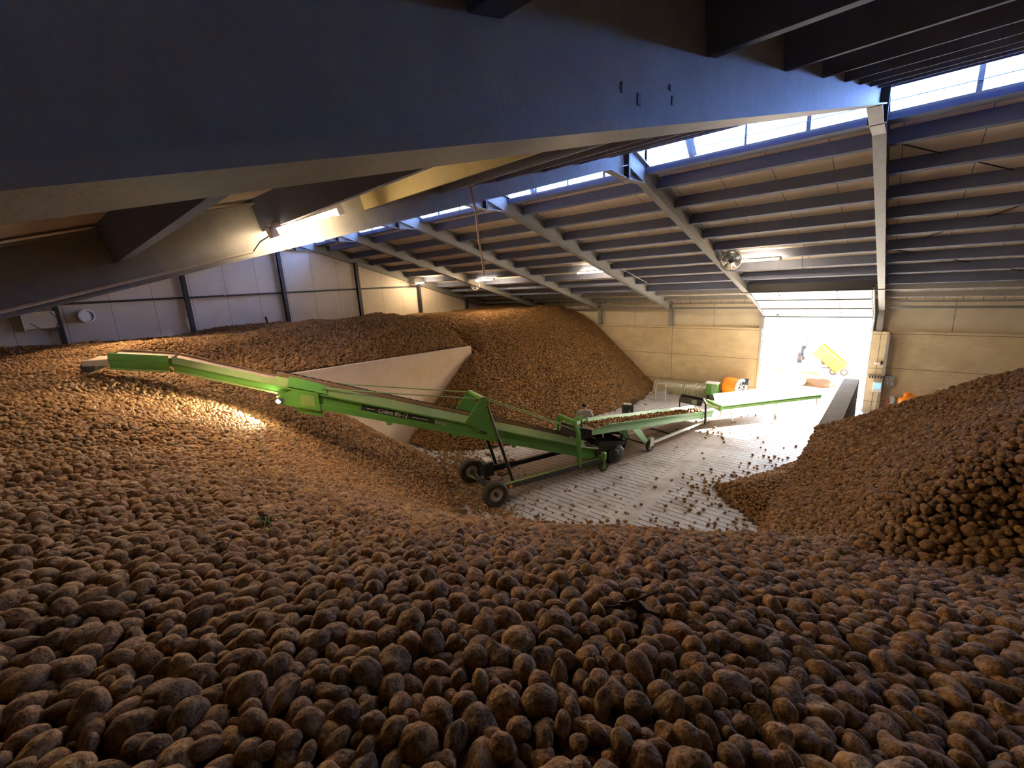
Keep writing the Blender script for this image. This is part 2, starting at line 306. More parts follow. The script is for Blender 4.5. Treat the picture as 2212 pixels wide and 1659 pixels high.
NOTABLE = [
(-1.011,1.011,4.912,0.137,0.77,0.71,0.49,0.29,'o'),
(-0.685,0.898,4.978,0.101,0.55,0.08,-0.74,2.11,'o'),
(-0.52,0.883,5.002,0.095,0.57,0.18,-0.69,1.82,'k'),
(-0.667,0.777,5.002,0.111,0.8,0.71,0.01,0.69,'b'),
(-0.503,1.091,4.958,0.12,0.69,0.46,0.64,-0.44,'b'),
(-0.44,0.942,5.0,0.079,0.96,0.62,-0.38,0.91,'r'),
(-0.458,1.19,4.936,0.069,0.93,0.78,-0.15,0.52,'r'),
(-0.423,1.353,4.888,0.088,0.94,0.44,-0.72,1.26,'r'),
(-1.113,0.732,4.966,0.101,0.78,0.17,0.81,-0.35,'o'),
(-0.942,0.783,4.97,0.098,0.81,0.63,0.5,0.3,'o'),
(-0.841,0.873,4.963,0.069,0.73,0.52,0.6,-0.02,'o'),
(-0.85,0.711,4.992,0.083,0.67,0.1,0.74,-0.56,'o'),
(-0.946,0.601,5.002,0.073,0.84,0.31,-0.7,2.11,'r'),
(-0.834,0.631,5.005,0.077,0.82,0.71,0.12,0.78,'r'),
(-0.798,1.074,4.925,0.119,0.58,0.76,0.3,0.34,'b'),
(-0.948,1.237,4.865,0.098,0.66,0.86,0.06,0.61,'o'),
(-0.65,0.664,5.022,0.069,0.89,0.67,0.04,0.72,'r'),
(-0.645,0.599,5.03,0.076,0.85,0.58,0.31,0.39,'o'),
(-0.577,0.685,5.027,0.069,0.67,0.11,-0.64,2.08,'o'),
(-0.57,0.758,5.017,0.068,0.65,0.12,-0.67,2.02,'o'),
(-0.761,0.534,5.028,0.096,0.62,0.41,-0.54,1.83,'k'),
(-0.473,0.785,5.028,0.07,0.63,0.57,0.36,0.04,'o'),
(-0.501,0.732,5.03,0.049,0.9,0.62,-0.2,0.87,'r'),
(-0.293,0.933,5.015,0.08,0.8,0.63,0.31,-0.09,'o'),
(-0.262,0.995,5.001,0.076,0.64,0.52,0.5,-0.44,'o'),
(-0.174,1.153,4.952,0.09,0.88,0.72,0.24,-0.11,'cut'),
(-0.192,0.943,5.019,0.069,0.89,0.61,0.34,-0.25,'o'),
(-0.137,0.998,5.004,0.061,0.88,0.7,-0.08,0.23,'r'),
(-0.412,0.797,5.033,0.069,0.83,0.33,0.58,-0.53,'o'),
(-0.328,0.849,5.033,0.069,0.59,0.65,0.13,0.2,'o'),
(-0.356,1.502,4.836,0.098,0.98,0.82,-0.22,0.43,'r'),
(-0.533,1.242,4.917,0.091,0.72,0.81,0.04,0.37,'o'),
(-0.968,1.45,4.806,0.1,0.7,0.42,0.82,-0.43,'o'),
(-1.068,1.36,4.814,0.093,0.76,0.38,-0.83,1.74,'o'),
(-1.187,1.363,4.791,0.09,0.91,0.91,0.03,0.69,'r'),
(-1.315,0.84,4.924,0.081,0.84,0.37,-0.82,2.09,'o'),
(-0.348,1.727,4.753,0.146,0.41,0.85,0.28,-0.04,'l'),
(-0.36,1.174,4.945,0.077,0.81,0.72,0.3,-0.03,'k'),
(-0.288,1.15,4.954,0.074,0.85,0.66,0.42,-0.24,'o'),
(-1.045,0.854,4.944,0.064,0.86,0.8,0.22,0.68,'k'),
(-1.283,0.912,4.908,0.07,0.9,0.87,0.14,0.83,'r'),
(-1.262,1.051,4.872,0.077,0.77,0.82,-0.4,1.23,'o'),
(-1.153,1.045,4.887,0.111,0.55,0.86,0.14,0.71,'o'),
(-1.02,1.116,4.885,0.098,0.87,0.69,0.56,0.16,'b'),
(-0.801,1.189,4.899,0.086,0.93,0.54,-0.67,1.39,'b'),
(-0.641,1.198,4.918,0.074,0.81,0.55,0.64,-0.28,'o'),
(-0.644,1.269,4.9,0.071,0.83,0.67,0.53,-0.09,'o'),
(-1.0,0.666,4.987,0.084,0.64,0.75,0.26,0.72,'o'),
(-0.918,0.681,4.991,0.064,0.81,0.38,-0.67,1.93,'o'),
(-0.534,0.988,4.978,0.062,0.65,0.68,-0.32,0.87,'o'),
(-0.581,0.918,4.988,0.059,0.88,0.55,-0.51,1.23,'r'),
(-1.059,1.216,4.855,0.066,0.89,0.88,0.03,0.69,'r'),
(-0.732,1.236,4.896,0.064,0.86,0.7,-0.49,1.05,'o'),
(-0.213,1.389,4.868,0.062,0.72,0.6,0.59,-0.53,'o'),
(-0.275,1.325,4.895,0.065,0.88,0.79,0.15,0.06,'o'),
(-0.218,1.225,4.927,0.05,0.91,0.74,-0.26,0.45,'r'),
(-0.759,0.773,4.99,0.041,0.94,0.73,0.05,0.72,'r'),
(-0.716,0.979,4.958,0.079,0.8,0.72,0.3,0.31,'b'),
(-0.605,1.029,4.962,0.061,0.62,0.51,0.6,-0.26,'o'),
(-0.639,1.002,4.962,0.056,0.73,0.43,-0.65,1.49,'k'),
(-2.286,-0.004,4.978,0.198,0.38,0.93,0.66,1.15,'l'),
(-2.387,0.217,4.906,0.127,0.48,1.08,0.0,1.48,'o'),
(-2.146,0.258,4.912,0.135,0.54,1.02,-0.23,1.59,'o'),
(-1.846,0.303,4.947,0.117,0.57,0.97,-0.2,1.55,'o'),
(-1.469,0.273,5.014,0.108,0.74,0.13,0.89,-0.02,'r'),
(-1.689,0.207,4.99,0.103,0.66,0.57,0.81,0.6,'k'),
(-1.493,0.212,5.018,0.065,0.89,0.62,-0.71,2.17,'k'),
(-1.508,0.162,5.022,0.065,0.72,0.46,-0.82,2.44,'o'),
(-1.493,0.087,5.034,0.122,0.76,0.68,0.66,0.86,'b'),
(-1.104,0.298,5.042,0.084,0.92,0.72,0.33,0.96,'r'),
(-1.244,0.286,5.035,0.124,0.36,0.75,-0.39,1.73,'l'),
(-1.332,0.002,5.062,0.079,0.84,0.68,0.59,0.96,'g'),
(-1.232,0.091,5.061,0.086,0.61,0.81,0.17,1.34,'y'),
(-1.427,0.465,4.99,0.099,0.72,0.81,-0.43,1.64,'o'),
(-1.254,0.396,5.018,0.068,0.88,0.45,0.73,0.32,'r'),
(-1.195,0.435,5.018,0.073,0.85,0.18,0.81,-0.1,'b'),
(-0.969,0.42,5.03,0.071,0.87,0.63,0.41,0.66,'k'),
(-1.055,0.383,5.032,0.075,0.87,0.64,0.45,0.69,'r'),
(-1.082,0.241,5.052,0.065,0.8,0.76,-0.14,1.5,'o'),
(-1.103,0.188,5.057,0.053,0.8,0.76,0.16,1.23,'o'),
(-1.013,0.255,5.052,0.063,0.63,0.57,-0.5,1.96,'o'),
(-1.618,0.393,4.973,0.083,0.77,0.93,-0.11,1.41,'o'),
(-1.862,0.443,4.917,0.138,0.53,0.98,-0.05,1.37,'b'),
(-1.899,-0.011,4.997,0.095,0.65,0.81,0.69,1.03,'b'),
(-1.749,-0.159,5.034,0.116,0.3,0.96,0.25,1.49,'l'),
(-1.497,-0.113,5.055,0.062,0.6,0.56,-0.77,2.49,'y'),
(-1.76,-0.064,5.02,0.065,0.69,0.81,-0.64,2.13,'o'),
(-1.84,0.215,4.962,0.076,0.92,0.92,0.42,1.15,'r'),
(-1.924,0.63,4.867,0.09,0.77,0.98,-0.17,1.37,'o'),
(-2.009,0.782,4.812,0.112,0.76,1.0,-0.04,1.22,'b'),
(-2.706,0.107,4.928,0.113,0.61,1.09,-0.41,1.74,'o'),
(-2.866,0.198,4.885,0.084,0.74,1.1,0.4,1.31,'o'),
(-2.072,-0.2,5.03,0.09,0.82,0.52,0.97,0.71,'b'),
(-2.216,-0.237,5.041,0.127,0.33,1.06,0.31,1.51,'o'),
(-2.294,-0.249,5.045,0.062,0.59,1.05,0.45,1.43,'o'),
(-2.012,-0.044,4.997,0.057,0.55,1.03,-0.09,1.64,'o'),
(-1.685,0.018,5.016,0.059,0.7,0.96,-0.03,1.58,'o'),
(-1.219,0.198,5.049,0.078,0.82,0.63,0.57,0.77,'o'),
(-0.99,0.323,5.044,0.084,0.58,0.65,-0.37,1.7,'o'),
(-0.911,0.36,5.043,0.069,0.62,0.53,-0.48,1.87,'o'),
(-1.22,0.539,4.997,0.088,0.67,0.83,-0.13,1.27,'b'),
(-1.226,0.476,5.007,0.068,0.83,0.83,-0.1,1.3,'k'),
(-3.767,-0.074,4.832,0.166,0.48,1.17,0.52,1.38,'b'),
(-4.838,-0.107,4.749,0.113,0.67,1.24,0.49,1.43,'o'),
(-2.458,0.181,4.915,0.062,0.69,1.08,-0.17,1.59,'o'),
(-2.532,0.507,4.795,0.121,0.62,0.93,0.64,0.96,'b'),
(-2.607,0.401,4.83,0.117,0.77,1.09,0.0,1.42,'r'),
(-0.124,1.269,4.907,0.075,0.89,0.58,0.55,-0.57,'o'),
(0.076,1.772,4.699,0.115,0.46,0.86,0.13,-0.15,'o'),
(0.151,1.892,4.661,0.113,0.57,0.87,0.2,-0.24,'b'),
(-0.118,1.717,4.735,0.12,0.61,0.75,0.48,-0.39,'b'),
(-0.022,1.807,4.695,0.085,0.67,0.87,-0.14,0.13,'o'),
(0.19,1.638,4.737,0.099,0.5,0.77,0.4,-0.5,'o'),
(0.017,1.469,4.814,0.088,0.76,0.79,0.24,-0.25,'o'),
(-0.054,1.977,4.645,0.12,0.62,0.9,-0.03,0.05,'b'),
(0.045,2.085,4.614,0.142,0.56,0.9,0.24,-0.21,'b'),
(-0.288,2.239,4.563,0.124,0.51,0.94,-0.12,0.21,'o'),
(-0.394,2.039,4.642,0.103,0.57,0.85,-0.43,0.54,'o'),
(-0.369,1.869,4.702,0.089,0.79,0.89,0.21,0.02,'b'),
(-0.2,1.901,4.677,0.13,0.59,0.81,0.43,-0.27,'b'),
(-0.096,2.31,4.544,0.087,0.77,0.89,0.38,-0.25,'o'),
(-0.026,1.251,4.906,0.067,0.56,0.72,0.29,-0.3,'o'),
(-0.085,1.08,4.974,0.065,0.58,0.68,0.27,-0.24,'y'),
(0.361,1.949,4.65,0.076,0.47,0.87,-0.29,0.06,'y'),
(0.247,1.771,4.691,0.073,0.47,0.87,-0.05,-0.1,'y'),
(-0.218,1.032,4.991,0.04,0.82,0.71,0.09,0.1,'r'),
(-0.26,0.948,5.015,0.054,0.8,0.51,0.49,-0.43,'o'),
(-0.304,1.405,4.867,0.084,0.65,0.8,-0.24,0.44,'o'),
]
TUFTS = [(-3.193, 0.848, 4.607), (-2.811, 0.513, 4.777), (-0.661, 1.435, 4.854)]
AIM = (-10.0, 2.45, 3.9)

# ---------------------------------------------------------------- building
XF = [-.62, -4.9, -9.3, -13.65, -18.05, -22.3]        # portal frames
APY = 9.45; WY = 23.4; XG = -22.4; XE = 8.4; YL = -4.6
def z0(X): return 6.29 + (6.17-6.29)*min(1, max(0, (-.62-X)/4.28))
def zL(X, Y): return z0(X) + (8.57-z0(X))/APY*Y
def zR(Y): return 8.55 - .308*(Y-APY)
ORD = ['nearest', 'second nearest', 'third nearest', 'fourth nearest', 'fifth nearest', 'farthest']

MB().rng((-23, -5, -.3), (9, WY+.3, 0)).build('floor', M_floor)
struct(bpy.data.objects['floor'], 'pale slotted concrete floor of the store with brown dirt', 'floor')
MB().rng((-60, WY+.3, -.35), (70, 130, -.02)).build('yard_ground', M_yard)
struct(bpy.data.objects['yard_ground'], 'sunlit concrete yard outside the open overhead door', 'ground')

# side wall with the door: cast concrete below, cream panels set back above
wr = thing('wall_right', (0, WY, 0), 'long side wall of brown concrete panels below cream panels, beside the door', 'wall', kind='structure')
MB().rng((XG, WY, 0), (-4.98, WY+.25, 3.45)).rng((-.78, WY, 0), (XE, WY+.25, 3.45)).build('concrete_panel', M_conc, wr)
MB().rng((XG, WY+.14, 3.45), (-4.98, WY+.25, 5.1)).rng((-.78, WY+.14, 3.45), (XE, WY+.25, 5.1)).rng((-4.98, WY+.14, 4.02), (-.78, WY+.25, 5.1)).build('upper_panel', M_cream, wr)
pil = MB().rng((-.79, WY-.3, 0), (-.28, WY, 3.45)).build('column_pilaster', M_conc); struct(pil, 'concrete pilaster at the right of the open overhead door', 'pilaster')
# gable
yb = [YL, APY, 10.5, WY+.2]
pg = [(XG, YL, 0), (XG, WY+.2, 0), (XG, WY+.2, zR(WY+.2)+.7), (XG, 10.5, zR(10.5)+.62), (XG, 10.5, zL(-9, 10.5)+.6), (XG, YL, zL(-9, YL)+.6)]
o = MB().prism(pg, (-.2, 0, 0)).build('wall_back', M_white); struct(o, 'white panelled gable wall at the far end behind the heap', 'wall')
o = MB().prism([(XE, p[1], p[2]) for p in pg], (.2, 0, 0)).build('wall_front', M_white); struct(o, 'white panelled gable wall beside the viewpoint', 'wall')
o = MB().rng((XG, YL-.2, 0), (XE, YL, 5.6)).build('wall_left', M_cream); struct(o, 'low side wall behind the viewpoint', 'wall')
for i, Y in enumerate([.84, 4.7, 8.58, 12.46, 16.44, 20.3]):
    top = (zL(-9, Y) if Y < APY else zR(Y)) + .1
    o = MB().ibeam((XG+.1, Y, 3.5), (XG+.1, Y, top), .16, .18, .014, (1, 0, 0)).build('gable_column', M_dark)
    struct(o, f'dark steel column on the far white gable, number {i+1} from its left end', 'column')
o = MB().rng((XG, 1.0, 6.3), (XG+.1, 20, 6.38)).build('gable_rail', M_dark); struct(o, 'dark horizontal rail across the far white gable', 'rail')

# portal frames
for i, X in enumerate(XF):
    zl = lambda Y: zL(X, Y)
    w = .2
    o = MB().ibeam((X, YL, zl(YL)), (X, APY-.03, zl(APY-.03)-.01), w, .48, .02).build('roof_beam', M_steel)
    struct(o, f'{ORD[i]} grey roof beam sloping up to the ridge on the camera side', 'roof beam')
    if i == 0:
        for y_, z_, w_, h_ in [(1.161, 6.682, 0.012, 0.05), (1.261, 6.677, 0.03, 0.06), (1.472, 6.761, 0.02, 0.03), (1.492, 6.729, 0.012, 0.05)]:
            MB().box((X+.008, y_, z_), (.004, w_*.6, h_*.5)).build('bolt_slot', M_black, o)
    b = MB().ibeam((X, APY+.03, zR(APY+.03)), (X, WY-.12, zR(WY-.12)), w*.95, .46, .02)
    o = b.build('roof_beam', M_steel); struct(o, f'{ORD[i]} grey roof beam sloping down from the ridge to the door wall', 'roof beam')
    # bolted apex: end plates and two small haunches
    c = MB().box((X, APY-.018, 8.66), (.24, .03, .72)).box((X, APY+.018, 8.66), (.24, .03, .72))
    o = c.build('apex_plate', M_dark); struct(o, f'bolted ridge plates of the {ORD[i]} roof frame', 'plate')
    hz = MB()
    hz.prism([(X-.09, APY-.04, 8.31), (X-.09, APY-.75, zl(APY-.75)), (X-.09, APY-.75, zl(APY-.75)-.02), (X-.09, APY-.04, 8.29)], (.18, 0, 0))
    hz.prism([(X-.09, APY+.04, 8.31), (X-.09, APY+.75, zR(APY+.75)), (X-.09, APY+.75, zR(APY+.75)-.02), (X-.09, APY+.04, 8.29)], (.18, 0, 0))
    hz.prism([(X-.007, APY-.04, 8.3), (X-.007, APY-.72, zl(APY-.72)), (X-.007, APY-.04, 8.55)], (.014, 0, 0)).prism([(X-.007, APY+.04, 8.3), (X-.007, APY+.72, zR(APY+.72)), (X-.007, APY+.04, 8.55)], (.014, 0, 0))
    o = hz.build('apex_haunch', M_steel); struct(o, f'small haunch under the ridge of the {ORD[i]} roof frame', 'haunch')
    if i < 5:
        o = MB().ibeam((X, WY-.02, 3.45), (X, WY-.02, zR(WY)+.2), .2, .2, .015, (0, -1, 0)).build('eaves_column', M_steel)
        struct(o, f'short steel column on the concrete wall under the {ORD[i]} roof beam', 'column')
# purlins: one object per line and bay
bays = [(XF[0], XE)] + [(XF[i+1], XF[i]) for i in range(5)]
BN = ['the bay right of the nearest beam'] + [f'bay {k} counted from the camera' for k in ('one','two','three','four','five')]
for bi, (xa, xb) in enumerate(bays):
    xa2, xb2 = xa+.008, xb-.008
    for k in range(-4, 9):
        Y = .62 + 1.17*k
        if Y > 10.2 or (bi > 2 and k < 2): continue
        za, zb = zL(xa, Y)+.22, zL(xb, Y)+.22
        o = MB().beam((xa2, Y, za+.15), (xb2, Y, zb+.15), .09, .30, (0, -.25, 1)).build('roof_purlin', M_lampwood if (bi, k) == (1, 2) else M_purl_l)
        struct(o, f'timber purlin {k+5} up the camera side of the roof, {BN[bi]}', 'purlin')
    for k in range(9):
        Y = 11.2 + 1.13*k
        d = .30 if k < 8 else .34
        zz = zR(Y)+.255 + (.0 if k < 8 else -.03)
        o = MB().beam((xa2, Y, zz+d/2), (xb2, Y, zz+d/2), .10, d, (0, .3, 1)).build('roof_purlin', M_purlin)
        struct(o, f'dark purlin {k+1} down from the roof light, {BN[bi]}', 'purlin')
    for k, Y in enumerate((21.3, 22.35)):
        zz = zR(Y)+.3
        if bi == 1: continue
        o = MB().beam((xa2, Y, zz+.1), (xb2, Y, zz+.1), .1, .2, (0, .3, 1)).build('roof_purlin', M_steel)
        struct(o, f'lighter eaves purlin {k+1}, {BN[bi]}', 'purlin')
# ceilings
xs = [-22.6, -4.9, -.62, XE]
def sheet(name, mt, f, ya, yb_, label, off=.0, th=.05):
    b = MB()
    for a, c in zip(xs[:-1], xs[1:]):
        v = [(a, ya, f(a, ya)+off), (c, ya, f(c, ya)+off), (c, yb_, f(c, yb_)+off), (a, yb_, f(a, yb_)+off)]
        b.add(v+[(p[0], p[1], p[2]+th) for p in v], [(0,3,2,1), (4,5,6,7), (0,1,5,4), (2,3,7,6), (0,4,7,3), (1,2,6,5)])
    o = b.build(name, mt); struct(o, label, 'ceiling'); return o
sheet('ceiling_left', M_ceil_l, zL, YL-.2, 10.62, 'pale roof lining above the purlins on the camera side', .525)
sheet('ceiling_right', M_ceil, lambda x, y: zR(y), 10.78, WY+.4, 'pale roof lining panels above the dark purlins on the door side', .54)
# roof light along the ridge
for bi, (xa, xb) in enumerate(bays):
    y = 10.5; zb_, zt = zR(y)+.64, zL(-4.9, y)+.56
    zb_ = 8.68; zt = 9.13
    w = thing(f'window_{bi+1}', ((xa+xb)/2, y, zb_), f'bright strip of ridge roof light in {BN[bi]}', 'roof light', kind='structure')
    fr = MB(); L = xb-xa; nm = max(3, round(L/1.1))
    fr.rng((xa, y-.03, zb_-.05), (xb, y+.05, zb_)).rng((xa, y-.03, zt), (xb, y+.05, zt+.30))
    for k in range(nm+1):
        x = xa+L*k/nm; wd = .035 if k % 2 else .02
        fr.rng((x-wd, y-.03, zb_), (x+wd, y+.01, zt))
    fr.build('window_frame', M_steel, w)
    MB().rng((xa, y-.05, zb_+.15), (xb, y-.03, zb_+.165)).build('rail', M_galv, w)
    MB().rng((xa, y+.012, zb_), (xb, y+.022, zt)).build('glazing', M_glass, w)
# ledge under the roof light with blown-in dust
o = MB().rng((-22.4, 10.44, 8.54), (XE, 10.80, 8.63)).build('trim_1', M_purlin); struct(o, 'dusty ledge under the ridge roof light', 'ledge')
for x in (-3.75, -8.2):
    o = MB().beam((x, 10.35, 8.65), (x-.12, 10.2, 9.25), .14, .1).build('ridge_brace', M_steel); struct(o, f'dark brace crossing the ridge roof light {"nearer" if x>-5 else "farther from"} the camera', 'brace')

for k, (xa, ya, xb_, yb2) in enumerate(((-.45, 11.6, 5.2, 17.5), (5.2, 11.6, -.45, 17.5), (-.45, 17.5, 5.2, 22.6))):
    o = MB().tube([(xa, ya, zR(ya)+.50), (xb_, yb2, zR(yb2)+.50)], .014, 6).build('bracing_rod', M_dark); struct(o, f'thin diagonal bracing rod under the lining right of the nearest beam, number {k+1} from the roof light', 'rod')
# overhead door: frame, tracks, raised panels
d = thing('door_1', (-2.87, WY, 0), 'open overhead door, white panels raised under the roof above the bright opening', 'overhead door', kind='structure')
fr = MB().rng((-4.98, WY-.06, 0), (-4.88, WY+.25, 4.02)).rng((-.88, WY-.06, 0), (-.78, WY+.25, 4.02)).rng((-4.98, WY-.06, 3.98), (-.78, WY+.25, 4.1))
fr.build('door_frame', M_galv, d)
P0, P1 = Vector((0, WY-.12, 4.06)), Vector((0, 20.15, 5.36))
for k in range(3):
    a, b = P0.lerp(P1, k/3+.004), P0.lerp(P1, (k+1)/3-.004)
    a.x = b.x = -2.83
    o = MB().beam(a, b, 3.92, .05).build('door_panel', M_whitep, d)
    for x in (-3.8, -1.9):
        h = MB()
        for t in (.2, .5, .8):
            q = a.lerp(b, t); h.box((x, q.y, q.z-.03), (.05, .07, .02))
        h.build('hinge', M_dark, o)
    MB().beam((-4.76, a.y, a.z-.04), (-.9, a.y, a.z-.04), .03, .04).build('panel_rib', M_dark, o)
for x in (-4.84, -.82):
    tk = MB().tube([(x, WY-.1, 0.02), (x, WY-.1, 3.8), (x, WY-.2, 4.08), (x, 20.1, 5.34)], .03, 6)
    tr_ = tk.build('door_track', M_galv, d)
    rl = MB()
    for k in range(12):
        q = P0.lerp(P1, (k+.5)/12); rl.box((x+(.05 if x < -3 else -.05), q.y, q.z), (.09, .05, .07))
    rl.build('roller', M_dark, tr_)
MB().tube([(-5.05, 20.0, 5.30), (-.35, 20.0, 5.30)], .028, 8).build('spring_shaft', M_dark, d)
MB().rng((-4.75, 19.85, 5.32), (-.85, 20.0, 5.62)).build('spring_cover', M_dark, d)
MB().beam((-4.3, 23.0, 4.12), (-4.18, 23.0, 4.12), .06, .03).build('handle', M_black, d)

# partition walls
o = MB().prism([(-14.82, -4.5, 0), (-14.82, 13.4, 0), (-14.82, 13.4, 3.48), (-14.82, -4.5, 4.0)], (.22, 0, 0)).build('wall_divider', M_divider); struct(o, 'pale concrete partition wall rising out of the potato heap behind the long conveyor', 'partition wall')
o = MB().rng((-1.47, 6.5, 0), (-.97, 21.87, 1.67)).build('wall_low', M_low); struct(o, 'low brown concrete partition wall in front of the open door, buried in potatoes', 'partition wall')

# ---------------------------------------------------------------- long boom conveyor
A1 = Vector((-8.96, 8.28, 0)); U1 = Vector((-.363, -.932, 0)).normalized(); V1 = Vector((-U1.y, U1.x, 0))
if V1.x < 0: V1 = -V1
def q1(s, v, z): return A1 + U1*s + V1*v + Vector((0, 0, z))
def strip(mb, f, secs, closed=False):
    """loft a cross-section list f(sec)->[points] through secs"""
    rows = [[Vector(p) for p in f(t)] for t in secs]; n = len(rows[0]); vs = [p for r in rows for p in r]; fs = []
    for i in range(len(rows)-1):
        for k in range(n if closed else n-1): fs.append((i*n+k, i*n+(k+1) % n, (i+1)*n+(k+1) % n, (i+1)*n+k))
    if closed: fs += [tuple(range(n))[::-1], tuple((len(rows)-1)*n+k for k in range(n))]
    mb.add(vs, fs); return mb
def zb1(s): return .63 + .402*(s+3.06)
CV = thing('boom_conveyor', A1, 'long green boom conveyor on two rubber wheels, its tip lying on the left potato heap', 'conveyor')
def side_prof(sg, z, f, w=.44, k=1.0):   # solid channel side with lips, seen in section (v,z)
    P = [(w+.03, 0), (w+.03, .15*k), (w-.02, .165*k), (w-.02, .345*k), (w+.04, .36*k), (w+.04, .40*k), (w-.05, .40*k), (w-.05, .02), (w-.02, 0)]
    return [f(sg*a, z+b) for a, b in P]
def board_prof(sg, z, f, w=.44, hgt=.20, lean=.10):
    P = [(w+.025, z), (w+.025-lean, z+hgt), (w-lean, z+hgt), (w, z)]
    return [f(sg*a, b) for a, b in P]
lower = [-4.15, -3.5, -2, 0, 2, 4.95]
for sg in (1, -1):
    b = MB(); strip(b, lambda s: side_prof(sg, zb1(s), lambda v, z: q1(s, v, z)), lower, True)
    o = b.build('side_channel', M_green, CV, True)
    b = MB(); strip(b, lambda s: board_prof(sg, zb1(s)+.40, lambda v, z: q1(s, v, z)), lower[1:], True)
    b.build('side_board', M_greend if sg > 0 else M_belt, CV)
    for s in (-.9, .9, 2.6):      # little drip tabs under the channel
        MB().prism([q1(s-.09, sg*.46, zb1(s)+.02), q1(s+.09, sg*.46, zb1(s)+.02), q1(s+.06, sg*.46, zb1(s)-.07), q1(s-.06, sg*.46, zb1(s)-.07)], V1*.02).build('tab', M_green, o)
b = MB(); strip(b, lambda s: [q1(s, v, zb1(s)+z) for v, z in ((-.36,.48),(0,.43),(.36,.48),(.36,.46),(0,.41),(-.36,.46))], lower, True)
ob = b.build('belt', M_belt, CV)
ch = MB()
for k in range(40):
    s = -4.0+k*.225; s2 = s-.10
    for sg in (1, -1): ch.beam(q1(s, 0, zb1(s)+.45), q1(s2, sg*.34, zb1(s2)+.497), .03, .03)
ch.build('chevron_cleat', M_black, ob)
# far edge: scalloped rubber skirt
sk = MB()
for k in range(46):
    s = -3.4+k*.182
    sk.beam(q1(s, -.37, zb1(s)+.60), q1(s+.17, -.37, zb1(s+.17)+.615), .02, .035)
sk.build('rubber_skirt', M_black, CV)
bt = MB()
for k in range(16): s = -3+k*.5; bt.beam(q1(s, -.42, zb1(s)+.05), q1(s, .42, zb1(s)+.05), .05, .05)
bt.build('cross_member', M_green, CV)
# upper sections: telescoped middle and flat tip
def zb2(s): return 3.95 + .42*(s-4.75) if s < 6.78 else 4.80 + .19*(s-6.78)
for nm, ss in (('boom_extension', [4.3, 5.5, 6.74]), ('boom_tip', [6.80, 7.3, 7.72])):
    o = MB(); strip(o, lambda s: [q1(s, v, zb2(s)+z) for v, z in ((-.34,.29),(0,.25),(.34,.29),(.34,.27),(0,.23),(-.34,.27))], ss, True)
    o = o.build(nm, M_belt, CV)
    for sg in (1, -1):
        b = MB(); strip(b, lambda s: [q1(s, sg*v, zb2(s)+z) for v, z in ((.40,0),(.40,.17),(.42,.18),(.42,.20),(.36,.20),(.36,0))], ss, True); b.build('side_channel', M_green, o)
        b = MB(); strip(b, lambda s: board_prof(sg, zb2(s)+.20, lambda v, z: q1(s, v, z), .40, .13, .09), ss, True)
        b.build('side_board', M_belt if sg < 0 else M_green if nm == 'boom_tip' else M_greend, o)
        MB().beam(q1(ss[0]+.02, sg*.41, zb2(ss[0])+.02), q1(ss[-1]-.02, sg*.41, zb2(ss[-1])+.02), .02, .04).build('edge_strip', M_greend, o)
b = MB().prism([q1(7.70, .38, 5.05), q1(8.12, .38, 5.10), q1(8.12, .38, 5.20), q1(7.70, .38, 5.17)], V1*-.04).prism([q1(7.70, -.38, 5.05), q1(8.12, -.38, 5.10), q1(8.12, -.38, 5.20), q1(7.70, -.38, 5.17)], V1*.04).beam(q1(7.74, -.38, 5.08), q1(7.74, .38, 5.08), .05, .05)
hd = b.build('discharge_head', M_galv, CV)
MB().lathe([(.02,-.38),(.11,-.37),(.11,.37),(.02,.38)], q1(8.05, 0, 5.07), V1, 18).build('roller', M_dark, hd, True)
MB().beam(q1(7.7, 0, 5.17), q1(8.05, 0, 5.19), .68, .02).build('belt', M_belt, hd)
# joint housing with the work light
for sg in (1, -1):
    o = MB().prism([q1(4.15, sg*.49, zb1(4.15)-.02), q1(4.95, sg*.49, zb1(4.95)-.04), q1(5.0, sg*.49, zb1(4.95)+.16), q1(4.6, sg*.49, zb1(4.6)+.40), q1(4.15, sg*.49, zb1(4.15)+.42)], V1*sg*.02).build('joint_plate', M_green, CV)
    MB().prism([q1(4.05, sg*.43, zb1(4.1)+.03), q1(4.75, sg*.43, zb1(4.75)+.0), q1(4.6, sg*.43, zb1(4.6)-.16), q1(4.15, sg*.43, zb1(4.15)-.18)], V1*sg*.03).build('lower_plate', M_green, o)
    MB().prism([q1(4.25, sg*.512, zb1(4.25)+.06), q1(4.55, sg*.512, zb1(4.55)+.05), q1(4.5, sg*.512, zb1(4.5)+.30), q1(4.25, sg*.512, zb1(4.25)+.32)], V1*sg*.004).build('recess', M_greend, o)
MB().prism([q1(3.95, .50, zb1(3.95)+.43), q1(4.75, .50, zb1(4.75)+.43), q1(4.68, .36, zb1(4.68)+.66), q1(3.95, .36, zb1(3.95)+.62)], V1*-.02).build('guard', M_green, CV)
lb = MB().box(q1(4.93, .56, 3.90), (.1, .1, .12)).build('work_light', M_dark, CV)
MB().lathe([(.005,0),(.05,.0),(.055,.02),(.005,.03)], q1(4.97, .575, 3.90), (U1*.55+V1*.6+Vector((0,0,-.4))), 14).build('lens', M_led, lb, True)
L = bpy.data.lights.new('work_lamp', 'SPOT'); L.energy = 210; L.spot_size = 1.75; L.spot_blend = .9; L.color = (1,.93,.66); L.shadow_soft_size = .04
lo = bpy.data.objects.new('work_lamp', L); COL.objects.link(lo); lo.location = q1(5.02, .62, 3.86)
lo.rotation_euler = (Vector(AIM)-q1(5.02, .62, 3.86)).to_track_quat('-Z','Y').to_euler()
lo.parent = CV; lo.location = lo.location - A1
